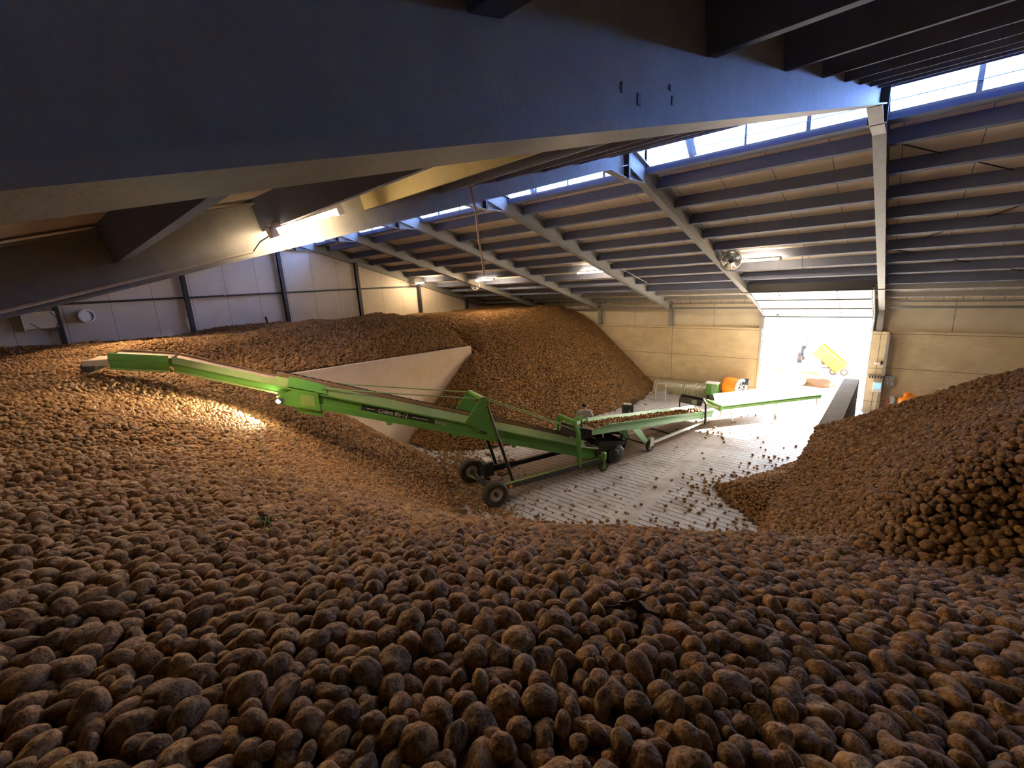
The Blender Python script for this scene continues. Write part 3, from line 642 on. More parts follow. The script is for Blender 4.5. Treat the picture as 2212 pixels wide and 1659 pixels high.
# decal with model lettering on the near side
zc = lambda s: zb1(s)+.255
MB().prism([q1(3.25, .422, zc(3.25)-.075), q1(1.1, .422, zc(1.1)-.075), q1(1.1, .422, zc(1.1)+.075), q1(3.2, .422, zc(3.2)+.075)], V1*.003).build('decal', M_decal, CV)
MB().prism([q1(1.42, .426, zc(1.42)-.07), q1(1.1, .426, zc(1.1)-.07), q1(1.1, .426, zc(1.1)+.07), q1(1.42, .426, zc(1.42)+.07)], V1*.002).build('decal', M_greend, CV)
def text(body, p, xd, zd, size, mt, parent, name='lettering'):
    cu = bpy.data.curves.new(name, 'FONT'); cu.body = body; cu.size = size; cu.extrude = .001; cu.align_x = 'LEFT'; cu.align_y = 'CENTER'
    cu.materials.append(mt); tmp = bpy.data.objects.new('t', cu); COL.objects.link(tmp); me = bpy.data.meshes.new_from_object(tmp); bpy.data.objects.remove(tmp)
    o = bpy.data.objects.new(name, me); COL.objects.link(o)
    x = Vector(xd).normalized(); z = Vector(zd); z = (z-x*z.dot(x)).normalized(); nn = x.cross(z)
    M = Matrix((x, z, nn)).transposed().to_4x4(); M.translation = Vector(p)
    o.parent = parent; M.translation = M.translation - parent.location; o.matrix_local = M; return o
xd = (q1(0, 0, zb1(0))-q1(1, 0, zb1(1)))
text('Cobra 80-12', q1(2.84, .429, zc(2.84)), xd, (0,0,1), .15, M_text, CV)
MB().beam(q1(3.1, .427, zc(3.1)), q1(2.92, .427, zc(2.92)), .003, .012).build('decal_line', M_text, CV)
MB().beam(q1(2.0, .427, zc(2.0)), q1(1.6, .427, zc(1.6)), .003, .012).build('decal_line', M_text, CV)
# A-frame plates, tie rods
for sg in (1, -1):
    v = sg*.49
    b = MB().prism([q1(.58, v, zb1(.58)+.42), q1(-.30, v, zb1(-.3)+.05), q1(-.36, v, zb1(-.36)+.40), q1(-.08, v, 3.08), q1(.06, v, 3.14)], V1*sg*.03)
    o = b.build('frame_plate', M_green, CV)
    MB().prism([q1(.16, v+sg*.03, zb1(.2)+.2), q1(-.04, v+sg*.03, zb1(0)+.17), q1(-.04, v+sg*.03, zb1(0)+.23), q1(.16, v+sg*.03, zb1(.2)+.27)], V1*sg*.004).build('slot', M_dark, o)
    MB().tube([q1(0, v, 3.08), q1(4.06, sg*.44, 4.02)], .017, 6).build('tie_rod', M_greend, CV)
    MB().tube([q1(-.05, v*.8, 3.06), q1(-2.9, sg*.40, 1.62), q1(-4.0, sg*.36, 1.0)], .018, 6).build('tie_rod', M_greend, CV)
MB().beam(q1(0, -.52, 3.10), q1(0, .52, 3.10), .09, .09).build('cross_bar', M_green, CV)
# telescopic struts to the undercarriage
for sg, vb in ((1, .66), (-1, -.42)):
    a, c = q1(-.1, sg*.545, 2.88), q1(-.72, vb, .42)
    o = MB().tube([a.lerp(c, .42), c], .05, 10).build('lift_strut', M_black, CV, True)
    MB().tube([a, a.lerp(c, .45)], .03, 10).build('strut_rod', M_dark, o, True)
# undercarriage
b = MB().beam(q1(-.15, .78, .42), q1(-4.05, .55, .28), .09, .16)
o = b.build('chassis_beam', M_green, CV); o.data.materials[0] = M_dark
MB().beam(q1(-.2, .78, .505), q1(-4.0, .55, .365), .092, .012).build('top_strip', M_greend, o)
MB().box(q1(-.55, .825, .40), (.09, .02, .09), Matrix.Rotation(math.atan2(V1.y, V1.x)-PI/2, 3, 'Z')).build('reflector', M_orange, o)
MB().tube([q1(-.1, -.45, .48), q1(-3.7, -.45, .46)], .09, 12).build('chassis_beam', M_black, CV, True)
MB().tube([q1(.05, -.72, .42), q1(.05, .72, .42)], .07, 12).build('axle', M_black, CV, True)
MB().beam(q1(-.35, .75, .3), q1(.1, -.72, .3), .06, .06).build('axle_brace', M_greend, CV)
MB().box(q1(-.25, -.25, .68), (.5, .32, .42), Matrix.Rotation(-.37, 3, 'Z')).build('hydraulic_box', M_black, CV, bevel=.02)
MB().box(q1(-.3, -.22, .93), (.36, .22, .05), Matrix.Rotation(-.37, 3, 'Z')).build('box_lid', M_whitep, CV)
MB().tube([q1(-.5, -.25, .62), q1(-1.25, -.28, .60)], .085, 12).build('hydraulic_cylinder', M_black, CV, True)
def wheel(parent, c, axis, R, wd, rimr, mrim):
    c = Vector(c); h = wd/2
    t = MB().lathe([(rimr, -h*.7), (R*.84, -h*.98), (R*.95, -h*.8), (R, -h*.35), (R, h*.35), (R*.95, h*.8), (R*.84, h*.98), (rimr, h*.7), (rimr*.98, 0)], c, axis, 36, True)
    o = t.build('wheel', M_rubber, parent, True)
    g = MB()
    for k in (-.4, 0, .4): g.lathe([(R*1.001, h*k-.006), (R*1.004, h*k), (R*1.001, h*k+.006)], c, axis, 36, True)
    g.build('tread_groove', M_black, o)
    r = MB().lathe([(.01, h*.1), (rimr*.35, h*.1), (rimr*.45, h*.25), (rimr*.8, h*.05), (rimr*.92, h*.55), (rimr*1.02, h*.62), (rimr*1.0, -h*.6), (.01, -h*.5)], c, axis, 28)
    r.build('rim', mrim, o, True)
    MB().lathe([(.01, h*.9), (rimr*.28, h*.85), (rimr*.3, -h*.3), (.01, -h*.3)], c, axis, 16).build('hub', M_dark, o, True)
wheel(CV, q1(.02, .95, .385), V1, .385, .27, .2, M_rim)
wheel(CV, q1(.02, -.93, .385), -V1, .385, .27, .2, M_rim)
for sg in (1, -1): MB().tube([q1(.02, sg*.72, .39), q1(.02, sg*.9, .39)], .05, 10).build('stub_axle', M_galv, CV, True)
# arch over the lower end
b = MB(); P = [q1(-3.15, .6, .30), q1(-3.15, .6, 1.44), q1(-3.12, .42, 1.76), q1(-3.12, -.42, 1.76), q1(-3.12, -.6, 1.50), q1(-3.12, -.6, .9)]
for a, c in zip(P[:-1], P[1:]):
    e = (c-a).normalized()*.03; b.beam(a-e, c+e, .12, .10, U1)
b.build('arch', M_green, CV, bevel=.01)
# feed hopper and tail
b = MB()
b.prism([q1(-3.9, .46, .42), q1(-4.5, .46, .50), q1(-5.05, .55, .62), q1(-5.05, .62, .76), q1(-3.95, .62, .98)], V1*.03)
b.prism([q1(-3.9, -.46, .35), q1(-5.0, -.46, .12), q1(-5.05, -.62, .78), q1(-3.95, -.62, 1.02)], V1*-.03)
b.prism([q1(-5.0, .46, .12), q1(-5.0, -.46, .12), q1(-5.1, -.62, .78), q1(-5.1, .62, .72)], U1*-.03)
b.build('feed_hopper', M_black, CV)
MB().beam(q1(-3.8, 0, .42), q1(-4.9, 0, .22), .9, .03).build('hopper_floor', M_belt, CV)
b = MB().prism([q1(-4.2, -.62, 1.0), q1(-5.15, -.62, .78), q1(-5.3, -.2, .86), q1(-5.25, .3, .84), q1(-4.3, .0, 1.02)], (0, 0, .02))
b.build('rubber_flap', M_black, CV)
MB().lathe([(.02,-.5),(.28,-.5),(.33,-.46),(.33,.46),(.28,.5),(.02,.5)], q1(-4.72, .10, .35), V1, 28).build('tail_drum', M_black, CV, True)
MB().tube([q1(-4.75, .6, .36), q1(-4.72, .66, .5), q1(-4.62, .63, .54)], .015, 6).build('drum_handle', M_galv, CV)
o = MB().lathe([(.02,-.05),(.16,-.05),(.17,0),(.16,.05),(.02,.05)], q1(-3.95, .80, .17), V1, 24).build('steering_wheel', M_rubber, CV, True); o.name = 'caster_wheel'
MB().lathe([(.02,-.055),(.09,-.055),(.09,.055),(.02,.055)], q1(-3.95, .80, .17), V1, 18).build('hub', M_green, o, True)
b = MB().beam(q1(-3.95, .87, .15), q1(-3.98, .84, .5), .07, .03).beam(q1(-3.95, .73, .15), q1(-3.98, .76, .5), .07, .03).lathe([(.02,0),(.085,.0),(.09,.2),(.05,.24),(.02,.24)], q1(-4.0, .78, .42), (0,0,1), 14)
b.build('drive_motor', M_green, CV, True)
MB().tube([q1(-4.0, .8, .5), q1(-4.3, .95, .3), q1(-4.55, .9, .08), q1(-5.0, .85, .03)], .012, 6).build('hose', M_black, CV)
MB().tube([q1(-3.2, .5, .95), q1(-3.9, .62, .75)], .03, 8).build('gas_spring', M_galv, CV)
MB().beam(q1(-3.12, -.3, 1.52), q1(-4.1, -.45, 1.52), .04, .14).build('light_arm', M_green, CV)

# ---------------------------------------------------------------- low feeder conveyor carrying potatoes
A2 = Vector((-6.88, 14.18, 0)); U2 = Vector((.21, .978, 0)).normalized(); V2 = Vector((U2.y, -U2.x, 0))
def q2(s, v, z): return A2 + U2*s + V2*v + Vector((0, 0, z))
def zb2c(s): return .86-.145*s
C2 = thing('feeder_conveyor', A2, 'low pale green conveyor carrying potatoes from the door to the long boom conveyor', 'conveyor')
sc = [-2.75, -2.0, 0, 2.5, 4.6]
for sg in (1, -1):
    b = MB(); strip(b, lambda s: [q2(s, sg*v, zb2c(s)+z) for v, z in ((.36,0),(.40,.02),(.40,.15),(.43,.165),(.43,.19),(.36,.19),(.34,.02))], sc, True)
    b.build('side_channel', M_lgreen, C2)
    b = MB(); strip(b, lambda s: [q2(s, sg*v, zb2c(s)+z) for v, z in ((.42,.19),(.50,.34),(.48,.35),(.40,.2))], sc[1:], True)
    b.add([q2(-2.0, sg*.42, zb2c(-2)+.19), q2(-2.0, sg*.5, zb2c(-2)+.345), q2(-2.7, sg*.42, zb2c(-2.7)+.19)], [(0,1,2)])
    b.build('side_board', M_lgreen, C2)
b = MB(); strip(b, lambda s: [q2(s, v, zb2c(s)+z) for v, z in ((-.37,.2),(0,.15),(.37,.2),(.37,.18),(0,.12),(-.37,.18))], sc, True)
b.build('belt', M_belt, C2)
b = MB().prism([q2(-2.75, .45, zb2c(-2.75)-.05), q2(-2.75, .45, zb2c(-2.75)+.22), q2(-3.1, .3, zb2c(-2.9)+.3), q2(-3.2, .3, zb2c(-2.9)-.05)], V2*-.9)
b.build('discharge_hood', M_black, C2)
MB().tube([q2(-2.85, .1, 1.2), q2(-2.85, .1, 1.78)], .035, 8).build('sensor_pole', M_green, C2)
MB().box(q2(-2.95, .25, 1.32), (.14, .1, .09)).build('sensor_box', M_whitep, C2)
wheel(C2, q2(.08, .6, .21), V2, .21, .12, .11, M_galv)
wheel(C2, q2(.08, -.6, .21), -V2, .21, .12, .11, M_galv)
b = MB().prism([q2(-.02, .66, .2), q2(.18, .66, .2), q2(.2, .66, .52), q2(.02, .66, .5)], V2*.02).beam(q2(.1, .55, .5), q2(.1, .68, .5), .2, .04)
b.build('wheel_bracket', M_galv, C2)
MB().tube([q2(.08, -.6, .21), q2(.08, .6, .21)], .035, 8).build('axle', M_dark, C2)
for sg in (1, -1):
    MB().prism([q2(-.7, sg*.38, zb2c(-.7)), q2(-.25, sg*.38, zb2c(-.25)), q2(.2, sg*.45, .25), q2(.0, sg*.45, .22)], V2*.04).build('support_leg', M_lgreen, C2)
    MB().beam(q2(.1, sg*.55, .26), q2(4.2, sg*.42, .16), .07, .09).build('chassis_beam', M_galv, C2)
MB().beam(q2(1.6, -.5, .22), q2(1.6, .5, .22), .06, .06).build('cross_tube', M_dark, C2)
b = MB(); P = [q2(3.85, .52, .1), q2(3.85, .52, .95), q2(3.7, .46, 1.2), q2(3.7, -.46, 1.2), q2(3.7, -.56, 1.0), q2(3.7, -.56, .3)]
for a, c in zip(P[:3], P[1:4]):
    e = (c-a).normalized()*.02; b.beam(a-e, c+e, .07, .07, U2)
for a, c in zip(P[3:], P[4:]): b.beam(a, c, .07, .07, U2)
b.build('hood_frame', M_black, C2)
MB().prism([q2(3.5, -.52, .92), q2(3.5, .5, .92), q2(3.75, .5, 1.22), q2(3.75, -.52, 1.22)], U2*.05).build('hood', M_black, C2)
MB().box(q2(3.5, .22, 1.04), (.2, .1, .16), Matrix.Rotation(-.2, 3, 'Z')).build('control_box', M_galv, C2)

# ---------------------------------------------------------------- second feeder, running in through the door
PA, PB = Vector((-5.52, 18.7, .60)), Vector((-2.5, 22.3, .68)); U3 = (PB-PA); U3.z = 0; L3 = U3.length; U3.normalize(); V3 = Vector((U3.y, -U3.x, 0))
def q3(s, v, z): return PA + U3*s + V3*v + Vector((0, 0, z + .08*s/L3))
C3 = thing('door_conveyor', (PA.x, PA.y, 0), 'sunlit green edged conveyor running in through the open door', 'conveyor')
for sg in (1, -1):
    b = MB(); strip(b, lambda s: [q3(s, sg*v, z) for v, z in ((.40,0),(.43,.0),(.43,.16),(.40,.16))], [0, L3], True); b.build('side_channel', M_green, C3)
    MB().beam(q3(.1, sg*.44, .08), q3(L3-.1, sg*.44, .08), .02, .03).build('edge_strip', M_greend, C3)
b = MB(); strip(b, lambda s: [q3(s, v, z) for v, z in ((-.39,.14),(0,.10),(.39,.14),(.39,.12),(0,.08),(-.39,.12))], [-.1, L3+.1], True); b.build('belt', M_whitep, C3)  # belt coloured white to stand for the sun glare on it
MB().beam(q3(0, -.5, .10), q3(0, .5, .10), .06, .26).build('head_plate', M_green, C3)
MB().prism([q3(.3, -.42, .15), q3(L3-1.0, -.42, .15), q3(L3-1.0, -.55, .42), q3(.3, -.55, .42)], V3*.02).build('side_board', M_whitep, C3)
MB().prism([q3(L3-1.0, -.43, .16), q3(L3, -.43, .16), q3(L3, -.5, .34), q3(L3-.8, -.5, .34)], V3*.03).build('tail_board', M_lgreen, C3)
for s in (.6, 2.6, 4.5):
    for sg in (1, -1): MB().beam(q3(s, sg*.4, .02), Vector((q3(s, sg*.4, 0).x, q3(s, sg*.4, 0).y, .0)), .06, .06, U3).build('leg', M_galv, C3)

# ---------------------------------------------------------------- lamps
def tube_lamp(p, axis, L, label):
    p = Vector(p); a = Vector(axis).normalized(); t = thing('tube_lamp', p, label, 'lamp', 'fluorescent tube lamps under the roof')
    MB().beam(p-a*L/2+Vector((0,0,.05)), p+a*L/2+Vector((0,0,.05)), .09, .05).build('housing', M_whitep, t)
    MB().tube([p-a*(L/2-.05), p+a*(L/2-.05)], .032, 12).build('tube', M_tube2 if p.y > 5 else M_tube if p.x > -6 else M_tube3, t, True)
    for sg in (1, -1): MB().beam(p+a*sg*(L/2-.05), p+a*sg*(L/2+.02), .08, .09).build('end_cap', M_whitep, t)
    for sg in (1, -1): MB().tube([p+a*sg*(L/2-.1)+Vector((0,0,.07)), p+a*sg*(L/2-.1)+Vector((0,0,.30))], .006, 5).build('hanger', M_dark, t)
tube_lamp((-4.5, 2.07, 6.91), (0, .61, .22), .76, 'bright tube lamp on the second roof beam, close above the left heap')
tube_lamp((-3.72, 16.45, 6.50), (1, 0, 0), 1.3, 'tube lamp hanging beside the round fan before the door')
tube_lamp((-10.1, 16.5, 6.47), (1, 0, 0), 1.4, 'tube lamp under the roof between the second and third beams left of the fan')
tube_lamp((-16.65, 16.6, 6.44), (1, 0, 0), 1.4, 'tube lamp hanging just right of the small white lamp over the far heap')
tube_lamp((-21.4, 16.0, 6.5), (1, 0, 0), .9, 'farthest tube lamp, close to the white gable')
tube_lamp((-9.06, 2.15, 6.90), (0, .58, .15), 1.0, 'unseen added tube lamp on the camera side of the third roof beam, over the long conveyor')  # this and the next two: unseen lamps added for the heap's warm light
tube_lamp((-13.41, 2.15, 6.90), (0, .58, .15), 1.0, 'unseen added tube lamp on the camera side of the fourth roof beam, over the partition wall')
tube_lamp((-17.81, 2.15, 6.90), (0, .58, .15), 1.0, 'unseen added tube lamp on the camera side of the fifth roof beam, over the far left heap')

def fan(p, axis, R, label, mt, nb=6):
    p = Vector(p); a = Vector(axis).normalized(); t = thing('ventilation_fan', p, label, 'fan')
    MB().lathe([(R*.93, -R*.45), (R, -R*.45), (R, R*.45), (R*.93, R*.45)], p, a, 32, True).build('casing', mt, t, True)
    e1 = a.orthogonal().normalized(); e2 = a.cross(e1); g = MB()
    for k in (.3, .55, .8): g.tube([p+a*R*.5+(e1*math.cos(2*PI*i/24)+e2*math.sin(2*PI*i/24))*R*k for i in range(24)], R*.02, 5, True)
    for i in range(8): g.tube([p+a*R*.5+(e1*math.cos(PI*i/4)+e2*math.sin(PI*i/4))*R*.12, p+a*R*.5+(e1*math.cos(PI*i/4)+e2*math.sin(PI*i/4))*R*.97], R*.02, 5)
    g.build('guard', M_galv, t)
    MB().lathe([(.01,-R*.4),(R*.26,-R*.4),(R*.26,R*.3),(R*.15,R*.42),(.01,R*.42)], p, a, 16).build('hub', M_dark, t, True)
    b = MB()
    for i in range(nb):
        w = 2*PI*i/nb; d = e1*math.cos(w)+e2*math.sin(w); c = a.cross(d)
        b.prism([p+d*R*.25+c*R*.1-a*R*.15, p+d*R*.88+c*R*.25-a*R*.1, p+d*R*.88-c*R*.2+a*R*.15, p+d*R*.25-c*R*.1+a*R*.12], a*R*.03)
        b.build('blade', M_galv, t); b = MB()
    MB().tube([p+Vector((0,0,R*.9)), p+Vector((0,0,R+.35))], .012, 6).build('hanger', M_dark, t)
fan((-4.50, 16.3, 6.55), (.15, -1, -.25), .34, 'round silver ventilation fan hung beside the third roof beam before the door', M_galv, 6)
fan((-18.2, 17.4, 6.18), (.6, -.75, -.1), .25, 'small round white fan hanging over the far heap', M_whitep, 5)

# hanging cable from second beam, conduit, cable run
def cable(name, pts, r, mt, label, cat='cable'):
    return tag(MB().tube(pts, r, 6).build(name, mt), label, cat)
cable('hanging_cable', [(-4.62, 4.46, 7.95), (-4.62, 4.47, 7.5), (-4.62, 4.53, 7.15), (-4.62, 4.55, 6.8), (-4.62, 4.60, 6.45), (-4.62, 4.6, 6.33)], .016, M_wood, 'grey cable hanging straight down from the second roof beam')
pts = [(-4.775, y, zL(-4.9, y)+.05) for y in np.linspace(-.3, 1.62, 12)]
cable('conduit', pts, .014, M_rim, 'thin cream conduit along the lower edge of the second roof beam', 'conduit')
cable('lamp_cable', [(-4.77, 1.62, 6.63), (-4.72, 1.68, 6.72), (-4.54, 1.78, 6.80)], .006, M_dark, 'short dark cable between the conduit and the bright tube lamp on the second roof beam')
cable('hanging_cable', [(-2.55, 16.9, 6.75), (-2.56, 16.85, 6.3), (-2.5, 16.8, 6.1), (-2.42, 16.8, 6.05)], .012, M_dark, 'short black cable loop hanging right of the round fan')
cable('hanging_cable', [(-8.95, 17.1, 6.5), (-8.7, 17.4, 6.3), (-8.5, 17.9, 6.05), (-8.45, 18.4, 5.9)], .012, M_galv, 'pale cable slung between lamp and third roof beam')
cable('gable_cable', [(-22.26, 6.3, 6.95), (-22.26, 6.36, 6.7), (-22.26, 6.28, 6.5), (-22.26, 6.1, 6.36)], .02, M_white, 'white loop of cable on the far gable wall')
for i, (x0, x1, lab) in enumerate(((-13.5, -9.45, 'left of the third beam'), (-9.15, -5.05, 'between the third beam and the door'), (-.45, 8.2, 'right of the door'))):
    t = thing('cable_ladder', (x0, 22.75, 4.85), f'steel cable ladder along the eaves {lab}', 'cable ladder')
    MB().rng((x0, 22.74, 5.06), (x1, 22.78, 5.10)).build('rail', M_steel, t)
    MB().rng((x0, 22.74, 4.66), (x1, 22.80, 4.72)).build('rail', M_steel, t)
    nn = int((x1-x0)/.5)
    for k in range(nn+1):
        x = x0+.05+(x1-x0-.1)*k/nn; MB().rng((x-.012, 22.75, 4.7), (x+.012, 22.77, 5.08)).build('rung', M_steel, t)
o = MB().rng((-22, 22.6, 4.3), (-5.1, 22.9, 4.38)).rng((-.4, 22.6, 4.3), (8.2, 22.9, 4.38)); o = o.build('trim_2', M_steel); struct(o, 'steel eaves angle above the cream wall panels', 'trim')
o.location.z = .1; o.location.y = .38

# ---------------------------------------------------------------- along the door wall
def duct(x, r, label):
    t = thing('ventilation_duct', (x, 22.75, 0), label, 'duct', 'corrugated ventilation ducts along the door wall')
    b = MB(); n = 20; P = []
    L = .88; N = 44
    for i in range(N+1):
        rr = r + .022*math.cos(2*PI*i/4); P.append((x-L/2+L*i/N, rr))
    vs = []; fs = []
    for j, dr in enumerate((0, -.02)):
        for xx, rr in P:
            for k in range(n+1):
                a = PI*k/n; vs.append((xx, 22.75-(rr+dr)*math.cos(a)*.95, (rr+dr)*math.sin(a)*1.0))
    m_ = n+1
    for j in range(2):
        o0 = j*(N+1)*m_
        for i in range(N):
            for k in range(n): fs.append((o0+i*m_+k, o0+i*m_+k+1, o0+(i+1)*m_+k+1, o0+(i+1)*m_+k))
    o1 = (N+1)*m_
    for k in range(n):
        fs.append((k, k+1, o1+k+1, o1+k)); q = N*m_; fs.append((q+k, q+k+1, o1+q+k+1, o1+q+k))
    for i in range(N):
        for k in (0, n): fs.append((i*m_+k, (i+1)*m_+k, o1+(i+1)*m_+k, o1+i*m_+k))
    b.add(vs, fs); b.build('corrugated_shell', M_duct, t, True)
    MB().tube([(x+L/2-.02, 22.75-(r+.02)*math.cos(PI*k/16)*.95, (r+.02)*math.sin(PI*k/16)) for k in range(17)], .018, 6).build('end_ring', M_galv, t)
M_duct = mat('zinc_duct', (.50,.47,.36), .38, .6, .3, 8, (.38,.35,.26))
for k, (x, l) in enumerate(((-9.32, 'farthest left'), (-8.48, 'second from the left'), (-7.6, 'third from the left'), (-6.74, 'nearest the orange blower'))):
    duct(x, .60+.015*k, f'corrugated half round zinc duct standing along the door wall, {l}')
# orange blower with white intake ring
t = thing('blower', (-5.75, 22.6, 0), 'orange blower with a white intake ring standing left of the door', 'blower')
MB().lathe([(.05,-.3),(.34,-.32),(.46,-.2),(.46,.2),(.36,.34),(.05,.34)], (-5.95, 22.6, .62), (1,-.15,0), 28).build('drum', M_orange, t, True)
MB().prism([(-6.25, 22.3, .12), (-5.65, 22.2, .12), (-5.65, 22.15, .5), (-6.2, 22.25, .55)], (0, .6, 0)).build('housing', M_yel, t)
MB().lathe([(.30,-.05),(.42,-.05),(.42,.05),(.30,.05)], (-5.45, 22.52, .66), (1,-.35,0), 28, True).build('intake_ring', M_whitep, t, True)
MB().lathe([(.01,-.01),(.29,-.01),(.29,.01),(.01,.01)], (-5.47, 22.53, .66), (1,-.35,0), 24).build('intake', M_dark, t)
b = MB()
for k in range(6): w = PI*k/3; b.beam((-5.43, 22.52, .66), (-5.43+.09*math.sin(w), 22.52+.27*math.sin(w), .66+.28*math.cos(w)), .02, .02)
b.build('spoke', M_galv, t)
MB().rng((-6.2, 22.3, 0), (-5.5, 22.36, .14)).rng((-6.2, 22.84, 0), (-5.5, 22.9, .14)).build('skid', M_red, t)
MB().lathe([(.01,0),(.16,0),(.16,.22),(.01,.22)], (-5.40, 22.85, .88), (1,0,0), 16).build('motor', M_dark, t, True)
# green cabinet with pale lid
t = thing('green_cabinet', (-6.55, 21.9, 0), 'green cabinet with a pale lid between the ducts and the orange blower', 'cabinet')
MB().rng((-6.84, 21.75, .3), (-6.32, 22.1, .86)).build('body', M_green, t, bevel=.01)
MB().rng((-6.87, 21.72, .86), (-6.29, 22.13, .91)).build('lid', M_whitep, t)
MB().rng((-6.57, 21.735, .34), (-6.34, 21.75, .82)).build('door', M_lgreen, t)
for x in (-6.8, -6.4): MB().rng((x, 21.8, 0), (x+.05, 22.05, .3)).build('leg', M_dark, t)
# electrical gear at the door pilaster
t = thing('control_terminal', (-.42, 23.02, 1.1), 'small control terminal with a blue screen on the pilaster right of the door', 'control terminal')
MB().rng((-.56, 22.98, .96), (-.28, 23.1, 1.38)).build('case', M_whitep, t, bevel=.01)
MB().rng((-.53, 22.965, 1.1), (-.31, 22.98, 1.34)).build('screen', M_screen, t)
t = thing('switch_box', (-.1, 23.33, 1.4), 'grey switch box with round buttons on the wall right of the door', 'switch box')
MB().rng((-.24, 23.25, 1.2), (.10, 23.4, 1.62)).build('case', M_galv, t, bevel=.01)
for k, (x, z) in enumerate(((-.15, 1.5), (-.02, 1.46), (-.12, 1.32), (.03, 1.3))): MB().lathe([(.01,0),(.035,0),(.03,.03),(.01,.03)], (x, 23.25, z), (0,-1,0), 12).build('button', M_whitep if k != 1 else M_yel, t)
t = thing('coat_rack', (-.5, 23.08, 1.62), 'rail of small hooks above the blue control screen', 'hook rail')
MB().rng((-.76, 23.05, 1.62), (-.3, 23.1, 1.68)).build('rail', M_wood, t)
for k in range(5): MB().rng((-.72+k*.09, 23.0, 1.52), (-.68+k*.09, 23.06, 1.62)).build('hook', M_dark, t)
o = MB().rng((-.33, 23.0, 1.66), (-.24, 23.1, 3.36)).build('cable_duct', M_steel); tag(o, 'grey vertical cable duct on the pilaster right of the door', 'cable duct')
t = thing('wall_lamp', (-.52, 23.05, 2.15), 'small white lamp fitting halfway up the door pilaster', 'lamp'); MB().rng((-.62, 22.98, 2.12), (-.42, 23.1, 2.2)).build('body', M_whitep, t, bevel=.01); MB().rng((-.42, 22.99, 2.11), (-.37, 23.1, 2.24)).build('bracket', M_dark, t)
cable('wall_pipe', [(-.40, 23.06, .02), (-.38, 23.06, .9)], .02, M_rim, 'thin upright pipe under the control terminal', 'pipe')
# things against the wall behind the right heap
def lump(name, c, r, mt, label, cat, seed, sq=(1,1,1)):
    bm = bmesh.new(); bmesh.ops.create_icosphere(bm, subdivisions=4, radius=1)
    for v in bm.verts:
        k = 1+.28*noise.noise(v.co*1.4+Vector((seed,0,0)))+.1*noise.noise(v.co*4+Vector((0,seed,0)))
        v.co = Vector((v.co.x*r[0], v.co.y*r[1], v.co.z*r[2]))*k
    me = bpy.data.meshes.new(name); bm.to_mesh(me); bm.free(); me.polygons.foreach_set('use_smooth', [True]*len(me.polygons)); me.materials.append(mt)
    o = bpy.data.objects.new(name, me); COL.objects.link(o); o.location = c; tag(o, label, cat); return o
t = thing('orange_sack', (.62, 23.0, .45), 'crumpled orange sack against the wall behind the right heap', 'sack')
for c_, r_, nm in (((.62, 23.0, .46), (.44,.28,.48), 'body'), ((.56, 23.0, .93), (.15,.1,.13), 'tied_neck')):
    o = lump(nm, (0,0,0), r_, M_orange, 'x', 'x', 3); del o['label']; del o['category']; o.parent = t; o.location = Vector(c_)-t.location
lump('grey_bag', (.2, 23.08, .40), (.16,.2,.42), M_steel, 'grey bag leaning between the orange sack and the red post', 'bag', 9)
o = MB().rng((.04, 23.1, 0), (.1, 23.16, .78)).build('plank', M_rim); tag(o, 'upright pale plank beside the grey bag', 'plank')
o = MB().rng((-.06, 23.12, 0), (.0, 23.2, .7)).build('red_post', M_red); tag(o, 'short dark red post left of the pale plank', 'post')
o = MB().lathe([(.01,0),(.06,0),(.06,.22),(.03,.26),(.03,.3),(.01,.3)], (-.12, 23.0, .0), (0,0,1), 14).build('canister', M_whitep, None, True); tag(o, 'small white canister on the floor at the pilaster foot', 'canister')

# black speaker-like control box with dry stalks on it
t = thing('control_cabinet', (-8.75, 17.35, 0), 'black steel control cabinet standing behind the feeder conveyor', 'cabinet')
R_ = Matrix.Rotation(.25, 3, 'Z')
MB().box((-8.75, 17.35, .33), (.52, .36, .54), R_).build('body', M_dark, t, bevel=.012)
MB().box((-8.78, 17.31, .615), (.34, .2, .03), R_).build('lid', M_whitep, t)
MB().box((-8.71, 17.16, .32), (.22, .012, .42), R_).build('door', M_black, t)
MB().box((-8.62, 17.17, .3), (.03, .03, .2), R_).build('handle', M_galv, t)
b = MB()
for sx in (-.2, .2):
    for sy in (-.13, .13): c = Vector((-8.75, 17.35, .03))+R_@Vector((sx, sy, 0)); b.box(c, (.05,.05,.06)); b.build('foot', M_rubber, t); b = MB()
b = MB()
for k in range(38):
    p = Vector((-8.6, 17.5, .6))+Vector((rng.normal(0,.1), rng.normal(0,.08), 0)); b.tube([p, p+Vector((rng.normal(0,.08), rng.normal(0,.06), .1+rng.random()*.1)), p+Vector((rng.normal(.05,.16), rng.normal(0,.12), .12+rng.random()*.2))], .006, 4)
tag(b.build('dry_stalks', M_stalk), 'tangle of dry stalks lying on the black control cabinet', 'stalks', None, 'stuff')

